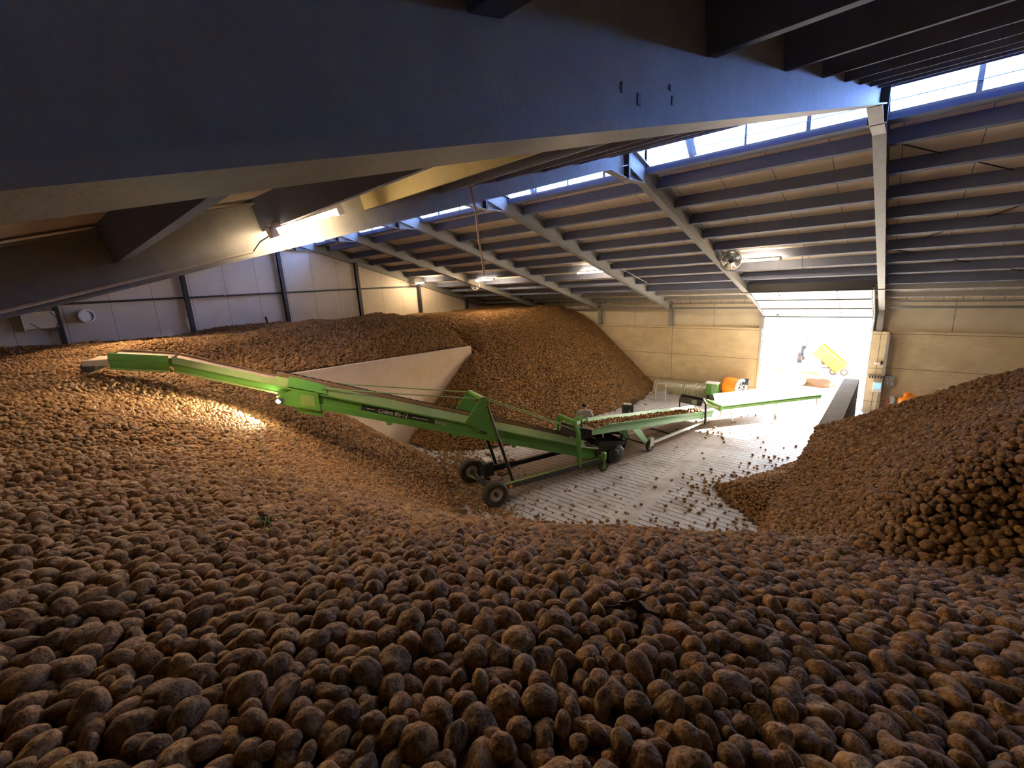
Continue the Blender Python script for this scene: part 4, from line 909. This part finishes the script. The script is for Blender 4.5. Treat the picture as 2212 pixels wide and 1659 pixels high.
# chair
t = thing('metal_chair', (-8.62, 20.55, 0), 'light metal armchair standing alone on the floor before the ducts', 'chair')
def ch_(x, y, z): return Vector((-8.62, 20.55, 0)) + Matrix.Rotation(.35, 3, 'Z') @ Vector((x, y, z))
for sx in (-.24, .24):
    MB().tube([ch_(sx, -.22, 0), ch_(sx, -.22, .42), ch_(sx, -.2, .62), ch_(sx, -.12, .65), ch_(sx, .15, .64)], .017, 8).build('leg', M_galv, t, True)
    MB().tube([ch_(sx, .22, 0), ch_(sx*.98, .2, .44), ch_(sx*.92, .24, .78), ch_(sx*.5, .26, .84), ch_(0, .265, .85)], .017, 8).build('leg', M_galv, t, True)
b = MB()
for k in range(5): b.box(ch_(0, -.2+k*.1, .43), (.46, .06, .018), Matrix.Rotation(.35, 3, 'Z'))
b.build('seat', M_galv, t)
b = MB()
for k in range(3): b.box(ch_(0, .235+.01*k, .6+k*.085), (.4, .012, .055), Matrix.Rotation(.35, 3, 'Z'))
b.build('backrest', M_wood, t)

# gable wall gear
t = thing('wall_box', (-22.25, .4, 5.85), 'white ventilation box on the far left of the gable wall', 'box')
MB().rng((-22.35, .02, 5.55), (-22.05, .80, 6.12)).build('body', M_white, t, bevel=.02)
MB().rng((-22.36, -.02, 5.5), (-22.0, .03, 6.16)).build('front_plate', M_whitep, t)
cable('gable_cable', [(-22.05, .15, 5.75), (-22.03, .4, 5.5), (-22.03, .7, 5.45), (-22.03, .85, 5.8), (-22.03, .7, 6.1)], .012, M_dark, 'black cable looped under the white box on the gable')
t = thing('wall_fan', (-22.2, 1.56, 5.87), 'round white fan housing on the gable wall right of the white box', 'fan')
MB().lathe([(.05,-.1),(.2,-.1),(.24,0),(.24,.16),(.19,.17),(.19,.05),(.05,.05)], (-22.25, 1.56, 5.87), (1,.2,0), 24).build('casing', M_whitep, t, True)
MB().lathe([(.01,.06),(.18,.06),(.18,.08),(.01,.08)], (-22.25, 1.56, 5.87), (1,.2,0), 20).build('grille', M_galv, t)
o = MB().tube([(-21.9, 7.5, 4.7), (-21.92, 7.5, 5.0), (-21.9, 7.47, 5.3)], [.05, .045, .05], 8).build('stick', M_stalk); tag(o, 'dark stick standing upright in the heap before the gable', 'stick')

# ---------------------------------------------------------------- person
def skin(name, nodes, edges, mt, parent, root=0, sub=2):
    me = bpy.data.meshes.new(name); me.from_pydata([n[0] for n in nodes], edges, [])
    o = bpy.data.objects.new(name, me); COL.objects.link(o); me.materials.append(mt)
    me.skin_vertices.new() if hasattr(me.skin_vertices, 'new') else None
    if not me.skin_vertices:
        bm = bmesh.new(); bm.from_mesh(me); bm.verts.layers.skin.verify(); bm.to_mesh(me); bm.free()
    sv = me.skin_vertices[0].data
    for i, (p, r) in enumerate(nodes): sv[i].radius = (r, r) if not isinstance(r, tuple) else r; sv[i].use_root = i == root
    k = o.modifiers.new('skin', 'SKIN'); k.use_smooth_shade = True
    s_ = o.modifiers.new('sub', 'SUBSURF'); s_.levels = sub; s_.render_levels = sub
    o.parent = parent; return o
M_skin = mat('skin', (.42,.25,.17), .6); M_jacket = mat('grey_jacket', (.26,.25,.23), .85, 0, .3, 9, (.34,.325,.3)); M_trouser = mat('light_blue_trousers', (.45,.52,.62), .85); M_hair = mat('dark_hair', (.03,.022,.018), .7)
PP = thing('person', (-8.33, 13.05, 0), 'person in a grey jacket and light trousers standing at the conveyors, seen from behind', 'person')
PP.rotation_euler = (0, 0, .55)       # local +y is the way the person faces (away from us)
J = {'pel':((0,0,.95),.13), 'waist':((0,.01,1.12),(.16,.13)), 'chest':((0,.03,1.33),(.19,.14)), 'neck0':((0,.045,1.49),.10), 'neck':((0,.06,1.52),.055), 'head0':((0,.085,1.60),.082), 'head1':((0,.09,1.68),.098), 'head2':((0,.08,1.74),.078), 'nose':((0,.195,1.65),.014)}
for sg, nm in ((1,'R'),(-1,'L')):
    J['sh'+nm]=((.20*sg,.03,1.42),.072); J['el'+nm]=((.27*sg,.10,1.15),.045); J['wr'+nm]=((.24*sg,.30,1.02),.03); J['pa'+nm]=((.23*sg,.38,1.0),.038)
    for f,(dx,dl) in enumerate(((-.03,.075),(-.01,.085),(.01,.08),(.03,.062))):
        J[f'f{f}a{nm}']=((.23*sg+dx,.43,.995),.0095); J[f'f{f}b{nm}']=((.23*sg+dx*1.1,.43+dl*.55,.985),.009); J[f'f{f}c{nm}']=((.23*sg+dx*1.1,.43+dl*.8,.955),.008)
    J['t0'+nm]=((.23*sg-.045*sg,.37,.985),.011); J['t1'+nm]=((.23*sg-.065*sg,.41,.97),.009)
    J['hip'+nm]=((.10*sg,0,.90),.1); J['kn'+nm]=((.11*sg,.03,.50),.06); J['an'+nm]=((.11*sg,0,.09),.04); J['toe'+nm]=((.12*sg,.15,.045),.035)
E_ = [('pel','waist'),('waist','chest'),('chest','neck0'),('neck0','neck'),('neck','head0'),('head0','head1'),('head1','head2'),('head1','nose')]
for nm in 'RL':
    E_ += [('chest','sh'+nm),('sh'+nm,'el'+nm),('el'+nm,'wr'+nm),('wr'+nm,'pa'+nm),('pa'+nm,'t0'+nm),('t0'+nm,'t1'+nm),('pel','hip'+nm),('hip'+nm,'kn'+nm),('kn'+nm,'an'+nm),('an'+nm,'toe'+nm)]
    for f in range(4): E_ += [('pa'+nm,f'f{f}a{nm}'),(f'f{f}a{nm}',f'f{f}b{nm}'),(f'f{f}b{nm}',f'f{f}c{nm}')]
K = list(J); skin('body', [J[k] for k in K], [(K.index(a), K.index(b)) for a, b in E_], M_skin, PP, 0)
def sub_skin(name, keys, edges, grow, mt, extra=None):
    nd = [(J[k][0], tuple(c+grow for c in J[k][1]) if isinstance(J[k][1], tuple) else J[k][1]+grow) for k in keys]; return skin(name, nd, [(keys.index(a), keys.index(b)) for a, b in edges], mt, PP, 0)
sub_skin('jacket', ['pel','waist','chest','neck0','shR','elR','wrR','shL','elL','wrL'], [('pel','waist'),('waist','chest'),('chest','neck0'),('chest','shR'),('shR','elR'),('elR','wrR'),('chest','shL'),('shL','elL'),('elL','wrL')], .03, M_jacket)
sub_skin('trousers', ['pel','hipR','knR','anR','hipL','knL','anL'], [('pel','hipR'),('hipR','knR'),('knR','anR'),('pel','hipL'),('hipL','knL'),('knL','anL')], .014, M_trouser)
for nm in 'RL': sub_skin('shoe', ['an'+nm,'toe'+nm], [('an'+nm,'toe'+nm)], .012, M_black)
skin('hair', [((0,.045,1.60),.088), ((0,.045,1.68),.115), ((0,.07,1.755),.09)], [(0,1),(1,2)], M_hair, PP)
for sg in (1,-1):
    o = MB().lathe([(.002,0),(.022,.0),(.026,.01),(.002,.016)], (.098*sg,.085,1.65), (sg,-.3,0), 12).build('ear', M_skin, None, True); o.parent = PP
    o = MB().lathe([(.002,0),(.011,.0),(.009,.006),(.002,.008)], (.035*sg,.178,1.675), (0,1,0), 10).build('eye', M_black, None, True); o.parent = PP
o = MB().box((0,.176,1.60),(.045,.01,.008)).build('mouth', M_red); o.parent = PP

# ---------------------------------------------------------------- yard beyond the door
t = thing('tipping_trailer', (-1.6, 34, 0), 'orange tipping trailer with its body raised, out in the bright yard', 'trailer')
R_ = Matrix.Rotation(.75, 3, 'Y')
def tp(x, y, z): return Vector((-1.9, 35, 2.1)) + R_@Vector((x, y, z))
b = MB()
for y in (-1.1, 1.1): b.prism([tp(-1.9, y, -.7), tp(1.9, y, -.7), tp(2.1, y, .9), tp(-2.1, y, .9)], (0, .08, 0))
b.prism([tp(-1.9,-1.1,-.7), tp(-1.9,1.1,-.7), tp(-2.1,1.1,.9), tp(-2.1,-1.1,.9)], (.08,0,.0)).prism([tp(-1.9,-1.1,-.7), tp(1.9,-1.1,-.7), tp(1.9,1.1,-.7), tp(-1.9,1.1,-.7)], (.04,0,.08))
b.build('tipping_body', M_orange, t)
b = MB()
for x in (-1.5,-.5,.5,1.5): b.beam(tp(x,-1.16,-.7), tp(x*1.05,-1.16,.9), .1, .06)
b.build('side_rib', M_yel, t)
MB().beam((-4.2, 35, .8), (.4, 35, .8), .5, .2).build('chassis', M_dark, t)
for x in (-1.2, .0): 
    for y in (34.1, 35.9): wheel(t, (x, y, .5), (0,1 if y > 35 else -1,0), .5, .35, .26, M_rim)
t = thing('tractor', (-3.2, 39, 0), 'pale blue tractor with a glazed cab behind the trailer in the yard', 'tractor')
MB().rng((-3.9, 38.0, .8), (-2.5, 40.4, 1.6)).build('bonnet', M_blue, t, bevel=.08)
MB().rng((-4.05, 40.4, 1.0), (-2.35, 42, 1.7)).build('chassis', M_blue, t)
b = MB()
for x in (-4.0, -2.4):
    for y in (40.4, 41.9): b.rng((x-.05, y-.05, 1.6), (x+.05, y+.05, 3.0))
b.build('cab_frame', M_dark, t); MB().rng((-4.1, 40.2, 3.0), (-2.3, 42.1, 3.15)).build('cab_roof', M_whitep, t, bevel=.04)
MB().rng((-3.95, 40.42, 1.7), (-2.45, 40.45, 2.95)).build('windscreen', M_pane, t)
for x in (-4.5, -1.9): MB().beam((x, 40.2, 2.6), (x+(.5 if x < -3 else -.5), 40.4, 2.9), .03, .03).rng((x-.1, 40.15, 2.3), (x+.1, 40.2, 2.7)).build('mirror', M_dark, t)
for x, s in ((-4.3,-1), (-2.1,1)): wheel(t, (x, 41.2, .85), (s,0,0), .85, .5, .45, M_rim); wheel(t, (x*.97-.1, 38.6, .6), (s,0,0), .6, .4, .3, M_rim)
t = thing('receiving_bunker', (-5.4, 30.5, 0), 'white receiving bunker with an orange edge beam and potatoes in the yard', 'bunker')
MB().prism([(-7.6, 30, .9), (-3.3, 30, .9), (-2.9, 29.8, 1.75), (-8.0, 29.8, 1.75)], (0, .06, 0)).prism([(-7.6, 32, .9), (-3.3, 32, .9), (-2.9, 32.2, 1.75), (-8.0, 32.2, 1.75)], (0, .06, 0)).prism([(-3.3, 30, .9), (-3.3, 32, .9), (-2.9, 32.2, 1.75), (-2.9, 29.8, 1.75)], (.05, 0, 0)).rng((-7.6, 30, .85), (-3.3, 32, .92)).build('hopper', M_whitep, t)
MB().beam((-8, 29.8, 1.0), (-2.8, 29.8, 1.0), .12, .14).build('edge_beam', M_orange, t)
MB().beam((-3.6, 29.75, .85), (-3.0, 29.75, .8), .2, .3).build('gearbox', M_red, t)
for x in (-7.4, -5.4, -3.5):
    for y in (30.1, 31.9): MB().beam((x, y, 0), (x, y, .9), .08, .08, (1,0,0)).build('leg', M_whitep, t)
b = MB()
for k in range(6): w = PI*k/6; b.beam((-6.1-.55*math.cos(w), 29.6, .55-.55*math.sin(w)), (-6.1+.55*math.cos(w), 29.6, .55+.55*math.sin(w)), .05, .05)
b.tube([(-6.1+.58*math.cos(2*PI*k/24), 29.6, .58+.55*math.sin(2*PI*k/24)) for k in range(24)], .05, 8, True)
b.build('star_wheel', M_rim, t)
for nm_, lc, sc_ in (('tipping_trailer', (-2.75,30.5,0), .42), ('tractor', (-4.03,33.8,0), .62), ('receiving_bunker', (-4.1,28.9,0), .42)):
    t = bpy.data.objects[nm_]; t.location = lc; t.scale = (sc_,)*3
lump('soil_pile', (-3.0, 27.5, .1), (.8,.5,.36), M_soil, 'small purple brown pile of loose soil in the yard behind the door conveyor', 'soil pile', 5)
lump('clay_lump', (-3.95, 27.2, .25), (.48,.4,.42), M_conc, 'big rounded tan clay lump beside the soil pile in the yard', 'clay lump', 8)

# ---------------------------------------------------------------- potatoes
def potato_mesh(kind, seed):
    bm = bmesh.new(); bmesh.ops.create_icosphere(bm, subdivisions=4, radius=.5); rs = random.Random(seed)
    off = Vector((seed*3.1, seed*1.7, 0))
    eyes = [Vector((rs.gauss(0,1), rs.gauss(0,1), rs.gauss(0,1))).normalized() for _ in range(9)]
    bumps = []
    if kind in 'bk':
        for _ in range(2 if kind == 'b' else 4):
            bumps.append((Vector((rs.choice((-1,1))*rs.uniform(.35,.95), rs.uniform(-1,1), rs.uniform(-.3,1))).normalized(), rs.uniform(.14,.26), rs.uniform(5,12)))
    for v in bm.verts:
        d = v.co.normalized()
        k = 1 + (.14 if kind != 'r' else .08)*noise.noise(d*1.1+off) + .06*noise.noise(d*2.6+off) + .018*noise.noise(d*7+off)
        for e in eyes: k -= .035*math.exp(-60*(1-d.dot(e)))
        for b_, a_, w_ in bumps: k += a_*math.exp(-w_*(1-d.dot(b_)))
        if kind == 'l': k *= 1+.12*math.cos(d.x*5)
        if kind == 'o': k *= 1-.08*d.x
        v.co = d*.5*k
        if kind == 'cut':
            nn = Vector((-.25,.2,.95)).normalized(); h = v.co.dot(nn)-.2
            if h > 0: v.co -= nn*h*(1.0 - 0) ; v.co -= nn*.05*max(0, 1-(v.co-nn*.2).length/.4)
    xs_ = [v.co.x for v in bm.verts]; s = 1/(max(xs_)-min(xs_))
    for v in bm.verts: v.co *= s
    me = bpy.data.meshes.new('potato_'+kind); bm.to_mesh(me); bm.free()
    me.polygons.foreach_set('use_smooth', [True]*len(me.polygons)); me.materials.append(M_pot)
    if kind == 'cut': me.set_sharp_from_angle(angle=.6)
    return me
MESH = {k: [potato_mesh(k, 10*i+s) for s in range(c)] for i, (k, c) in enumerate((('o',5),('r',3),('b',4),('k',3),('l',2),('cut',1)))}
MESH['y'] = MESH['o']; MESH['g'] = MESH['b']
def hgt(x, y): return float(height(np.array([x]), np.array([y]))[0])
cell = {}
def near_ok(p, r, f=.93):
    i, j, k = (int(math.floor(c/.12)) for c in p)
    for a in (i-1,i,i+1):
        for b_ in (j-1,j,j+1):
            for c in (k-1,k,k+1):
                for (q, s) in cell.get((a,b_,c), ()):
                    if (p[0]-q[0])**2+(p[1]-q[1])**2+(p[2]-q[2])**2 < (f*(r+s))**2: return False
    return True
def put(p, r): cell.setdefault(tuple(int(math.floor(c/.12)) for c in p), []).append((p, r))
PT = []      # (pos, scale xyz, euler, kind, notable)
for x, y, z, L, ra, ex, ey, ez, k in NOTABLE:
    PT.append(((x,y,z), (L, L*ra, L*ra*.92), (ex,ey,ez), k, True)); put((x,y,z), L*(.5+ra)*.25*1.12)
# packed by size over the part of the heap nearest the camera
R0 = 5.2
for layer, (dz, tries) in enumerate(((.012, 110000), (-.045, 60000))):
    xy = rng.uniform((-5.2, -1.2), (3.2, R0+.2), (tries, 2)); hz = height(xy[:,0], xy[:,1])
    Ls = np.sort(np.clip(rng.lognormal(math.log(.078), .27, tries), .042, .135))[::-1] if layer == 0 else np.clip(rng.lognormal(math.log(.075), .2, tries), .05, .11)
    for (x, y), h, L in zip(xy, hz, Ls):
        if h < .05 or math.hypot(x, y) > R0: continue
        ra = rng.uniform(.64, .92); z = h+dz+rng.uniform(-.012, .016); r = L*(.5+ra)*.25
        if not near_ok((x,y,z), r, .95 if layer == 0 else .85): continue
        put((x,y,z), r); k = rng.choice(['o','o','o','r','r','b','b','k','l'])
        PT.append(((x,y,z), (L, L*ra, L*ra*rng.uniform(.82,1)), (rng.normal(0,.7), rng.normal(0,.55), rng.uniform(0, 2*PI)), k, False))
# choose the 300 that show largest
F3 = np.array([p[0] for p in PT]); rel = F3-np.array((0,0,CAMZ)); D = rel@np.array(_f)
px = 1106+FPX*(rel@np.array(CR))/D; py = 829.5-FPX*(rel@np.array(CU))/D
size = np.array([p[1][0]*p[1][1] for p in PT])**.5*FPX/np.maximum(D, .1)
vis = (D > .2) & (px > -10) & (px < 2222) & (py > 600) & (py < 1655)
up = F3[:,2]-height(F3[:,0], F3[:,1]); size = size*np.where(up > -.025, 1, .55)*np.where([p[4] for p in PT], 1.25, 1)
idx = np.argsort(-np.where(vis, size, 0))[:300]; chosen = set(idx.tolist())
GRP = 'loose potatoes at the front of the heap'
SPECIAL = {}
KN = {'o': 'egg shaped', 'r': 'round', 'b': 'lumpy', 'k': 'knobbly', 'l': 'long', 'cut': 'sliced', 'y': 'yellowish', 'g': 'greenish'}
big = sorted([i for i in chosen if PT[i][4]], key=lambda i: -PT[i][1][0])
labels = {}
for i in chosen:
    if PT[i][3] == 'cut': labels[i] = 'sliced potato showing its flat pale cut face, lower right foreground'
def say(kind, txts):
    c = [i for i in big if PT[i][3] == kind and i not in labels]
    for i, tx in zip(c, txts): labels[i] = tx
say('o', ['largest smooth oval potato, alone on the crest of the near heap'])
say('l', ['longest finger shaped potato of the near heap'])
say('g', ['bulky potato with greenish skin at the bottom left'])
say('b', ['biggest lumpy potato with two swollen lobes in the near heap'])
say('k', ['largest knobbly potato with several small lobes in the near heap'])
stk = Vector(TUFTS[2]); used_ = set(labels)
for dx_, dy_, tx in ((-.12, 0, 'potato right at the left end of the withered stalk bundle'), (.13, -.08, 'potato touching the lower right end of the withered stalk bundle'), (0, -.11, 'potato just below the middle of the withered stalk bundle'), (.0, .10, 'potato just above the middle of the withered stalk bundle')):
    c = stk+CR*dx_+CU*dy_; k_ = min((i for i in chosen if i not in used_), key=lambda i: (Vector(PT[i][0])-c).length); labels[k_] = tx; used_.add(k_)
for n_, i in enumerate(sorted(chosen, key=lambda i: -size[i])):
    p, s, e, k, nb = PT[i]
    o = bpy.data.objects.new('potato', MESH[k][(i*7) % len(MESH[k])]); COL.objects.link(o)
    o.location = p; o.scale = s; o.rotation_euler = e
    if i in labels: tag(o, labels[i], 'potato', GRP)
    else: tag(o, 'earthy brown potato lying whole among others at the front of the heap', 'potato', GRP)
# all the others: one mass
pos = [p[0] for i, p in enumerate(PT) if i not in chosen]; scl = [p[1] for i, p in enumerate(PT) if i not in chosen]; rot = [p[2] for i, p in enumerate(PT) if i not in chosen]
def grid_pts(x0, x1, y0, y1, c, cond, zo):
    gx, gy = np.meshgrid(np.arange(x0, x1, c), np.arange(y0, y1, c*.87)); gx = gx+(np.arange(gx.shape[0]) % 2)[:,None]*c/2
    gx = gx.ravel()+rng.uniform(-.36, .36, gx.size)*c; gy = gy.ravel()+rng.uniform(-.36, .36, gy.size)*c
    h = height(gx, gy); ok = (h > .015) & cond(gx, gy, h); gx, gy, h = gx[ok], gy[ok], h[ok]
    return np.stack([gx, gy, h+zo+rng.uniform(-.026, .026, gx.size)], 1)
far = lambda x, y, h: (np.hypot(x, y) > R0-.15) | (x < -5.2) | (x > 3.2) | (y < -1.2)
clear = lambda x, y: ~((x > -14.9) & (x < -14.52) & (y < 13.5)) & ~((x > -1.5) & (x < -.95) & (y > 6) & (y < 22) & (height(x, y) < 1.68))
def massp(c, L0, cond, zo, box=(-22.2, 4.6, -1.6, 23.25)):
    P = grid_pts(*box, c, lambda x, y, h: cond(x, y, h) & clear(x, y), zo); n = len(P)
    L = np.clip(rng.lognormal(math.log(L0), .2, n), .05, .14); ra = rng.uniform(.62, .92, n)
    return P.tolist(), np.stack([L, L*ra, L*ra*.92], 1).tolist(), np.stack([rng.normal(0,.8,n), rng.normal(0,.6,n), rng.uniform(0,6.28,n)], 1).tolist()
mid = lambda x, y, h: far(x, y, h) & (np.hypot(x, y) < 11) & (x > -13)
farr = lambda x, y, h: far(x, y, h) & ~mid(x, y, h)
for args in ((.065, .08, mid, .008), (.068, .078, mid, -.032), (.074, .094, farr, .008), (.10, .09, farr, -.04)):
    a, b_, c = massp(*args); pos += a; scl += b_; rot += c
# heap under-surface
gx = np.arange(-22.38, 5.2, .14); gy = np.arange(-4.5, 23.39, .14); GX, GY = np.meshgrid(gx, gy); H = height(GX, GY)
HV = []; HF = []; vid = -np.ones(GX.shape, int)
for j in range(GX.shape[0]-1):
    for i in range(GX.shape[1]-1):
        if max(H[j,i], H[j,i+1], H[j+1,i], H[j+1,i+1]) <= .03: continue
        if (-14.95 < GX[j,i] < -14.6 and GY[j,i] < 13.3) or (-1.55 < GX[j,i] < -.97 and 6.4 < GY[j,i] < 21.9 and H[j,i] < 1.6): continue
        q = []
        for b_, a in ((j,i),(j,i+1),(j+1,i+1),(j+1,i)):
            if vid[b_,a] < 0: vid[b_,a] = len(HV); HV.append((GX[b_,a], GY[b_,a], max(.002, H[b_,a]-.05)))
            q.append(int(vid[b_,a]))
        HF.append(q)
def instance_tree(name, srcs):
    g = bpy.data.node_groups.new(name, 'GeometryNodeTree')
    g.interface.new_socket('Geometry', in_out='INPUT', socket_type='NodeSocketGeometry'); g.interface.new_socket('Geometry', in_out='OUTPUT', socket_type='NodeSocketGeometry')
    N = g.nodes; gi = N.new('NodeGroupInput'); go = N.new('NodeGroupOutput')
    def attr(nm, dt):
        a = N.new('GeometryNodeInputNamedAttribute'); a.data_type = dt; a.inputs[0].default_value = nm
        return [o for o in a.outputs if o.enabled and o.name == 'Attribute'][0]
    mp = N.new('GeometryNodeMeshToPoints'); g.links.new(gi.outputs[0], mp.inputs['Mesh']); g.links.new(attr('is_potato', 'BOOLEAN'), mp.inputs['Selection'])
    jn = N.new('GeometryNodeJoinGeometry')
    for s_ in srcs:
        oi_ = N.new('GeometryNodeObjectInfo'); oi_.inputs['Object'].default_value = s_; oi_.inputs['As Instance'].default_value = True
        g.links.new(oi_.outputs['Geometry'], jn.inputs[0])
    ip = N.new('GeometryNodeInstanceOnPoints'); ip.inputs['Pick Instance'].default_value = True
    er = N.new('FunctionNodeEulerToRotation'); g.links.new(attr('turn', 'FLOAT_VECTOR'), er.inputs[0])
    g.links.new(mp.outputs[0], ip.inputs['Points']); g.links.new(jn.outputs[0], ip.inputs['Instance']); g.links.new(attr('variant', 'INT'), ip.inputs['Instance Index'])
    g.links.new(er.outputs[0], ip.inputs['Rotation']); g.links.new(attr('size', 'FLOAT_VECTOR'), ip.inputs['Scale'])
    j2 = N.new('GeometryNodeJoinGeometry'); g.links.new(gi.outputs[0], j2.inputs[0]); g.links.new(ip.outputs[0], j2.inputs[0]); g.links.new(j2.outputs[0], go.inputs[0])
    return g
first = {}
for o in COL.objects:
    if o.name.startswith('potato') and o.type == 'MESH' and o.data.name not in first and o.data not in MESH['cut'] and o.data not in MESH['l']: first[o.data.name] = o
TREE = instance_tree('potato_instances', list(first.values())[:14]); NS = min(14, len(first))
def mass(name, pos, scl, rot, verts, faces, mt, label, cat):
    me = bpy.data.meshes.new(name); nv = len(verts); me.from_pydata(list(verts)+[tuple(p) for p in pos], [], faces); me.materials.append(mt)
    n = len(me.vertices); k = len(pos)
    def at(nm, tp, arr, key):
        a = me.attributes.new(nm, tp, 'POINT'); a.data.foreach_set(key, np.ascontiguousarray(arr).ravel())
    at('is_potato', 'BOOLEAN', np.r_[np.zeros(nv, bool), np.ones(k, bool)], 'value')
    at('turn', 'FLOAT_VECTOR', np.r_[np.zeros((nv,3)), np.array(rot).reshape(-1,3)].astype(np.float32), 'vector')
    at('size', 'FLOAT_VECTOR', np.r_[np.ones((nv,3)), np.array(scl).reshape(-1,3)].astype(np.float32), 'vector')
    at('variant', 'INT', rng.integers(0, NS, n).astype(np.int32), 'value')
    o = bpy.data.objects.new(name, me); COL.objects.link(o); md = o.modifiers.new('potatoes', 'NODES'); md.node_group = TREE
    return tag(o, label, cat, None, 'stuff')
mass('potato_heap', pos, scl, rot, HV, HF, M_soil, 'huge brown potato heap filling the store on both sides of the floor', 'potato heap')
# spilled potatoes on the floor
FP_ = []
def scatter(n, fx, fy, sx, sy):
    FP_.extend(zip(rng.normal(fx, sx, n), rng.normal(fy, sy, n)))
scatter(900, -10.6, 9.0, 1.0, .75); scatter(420, -8.4, 7.6, 1.3, .4); scatter(170, -5.6, 7.9, 1.2, .5); scatter(150, -3.7, 8.9, .8, .55)
scatter(130, -3.5, 12.4, .5, .7); scatter(40, -2.6, 14.6, .4, 1); scatter(200, -12.6, 10.0, .9, .5); scatter(60, -4.8, 9.8, 1.6, 1.2); scatter(25, -4, 14, 1.5, 2.5); scatter(26, -5.0, 17.2, .35, .3)
scatter(60, -2.7, 10.2, .35, .8); scatter(30, -9.7, 20, .4, 2); scatter(25, -5.5, 18.5, 1, 1.5)
FP_ = np.array(FP_); h = height(FP_[:,0], FP_[:,1]); FP_ = FP_[(h < .01) & (FP_[:,1] < 23) & ~((FP_[:,0] > -1.55) & (FP_[:,1] > 6)) & (FP_[:,0] > -14.4)]
n = len(FP_); L = np.clip(rng.lognormal(math.log(.08), .22, n), .045, .12); ra = rng.uniform(.65, .9, n)
mass('spilled_potatoes', np.c_[FP_, L*ra*.43].tolist(), np.stack([L, L*ra, L*ra*.9], 1).tolist(), np.c_[rng.normal(0,.15,n), rng.normal(0,.1,n), rng.uniform(0,6.28,n)].tolist(), [], [], M_soil, 'loose potatoes spilled over the pale floor around the conveyors', 'spilled potatoes')
P = []
for _ in range(760):
    s, v = rng.uniform(-2.6, 4.3), rng.normal(0, .19); w = q2(s, np.clip(v, -.36, .36), zb2c(s)+.18+max(0, .20-abs(v)*.5)*rng.random()+.02); P.append(tuple(w))
L = np.clip(rng.lognormal(math.log(.08), .2, 760), .05, .12); ra = rng.uniform(.65, .9, 760)
mass('carried_potatoes', P, np.stack([L, L*ra, L*ra*.9], 1).tolist(), np.c_[rng.normal(0,.5,760), rng.normal(0,.4,760), rng.uniform(0,6.28,760)].tolist(), [], [], M_soil, 'row of potatoes riding on the belt of the low pale green conveyor', 'carried potatoes')
# weeds in the near heap
def tuft(name, c, n, h, sp, mt, label, cat, r=.004):
    b = MB(); c = Vector(c)
    for _ in range(n):
        a = rng.uniform(0, 6.28); d = Vector((math.cos(a), math.sin(a), 0)); hh = h*rng.uniform(.5, 1.1)
        b.tube([c+d*.01, c+d*sp*.4+Vector((0,0,hh*.7)), c+d*sp*rng.uniform(.7,1.2)+Vector((0,0,hh*rng.uniform(.5,1)))], [r, r*.9, r*.3], 5)
    return tag(b.build(name, mt), label, cat)
tuft('grass_tuft', TUFTS[0], 26, .11, .09, M_grass, 'small green tuft of grass growing out of the potato heap', 'grass tuft')
tuft('dry_root', TUFTS[1], 14, .05, .07, M_stalk, 'little dry root lying on the potatoes below the grass tuft', 'root', .003)
b = MB(); c = Vector(TUFTS[2])
for k in range(16):
    a0 = rng.normal(0, .012); p0 = c+CR*(-.10+rng.normal(0,.02))+CU*(.03+rng.normal(0,.012)); p1 = c+CR*rng.normal(-.02,.012)+CU*(.015+rng.normal(0,.015))+Vector((0,0,.02)); p2 = c+CR*(.06+rng.normal(0,.02))+CU*(-.05+rng.normal(0,.02)); p3 = c+CR*(.11+rng.normal(0,.05))+CU*(-.06+rng.normal(0,.03))
    b.tube([p0, p1, p2, p3], [.005, .006, .005, .002], 6)
b.tube([c+CR*-.09+CU*.03, c+CR*.02+CU*.07, c+CR*.07+CU*.09], [.006,.005,.003], 6)
tag(b.build('withered_stalk', M_stalk), 'bundle of dark withered stalks lying across the near potatoes', 'stalk')
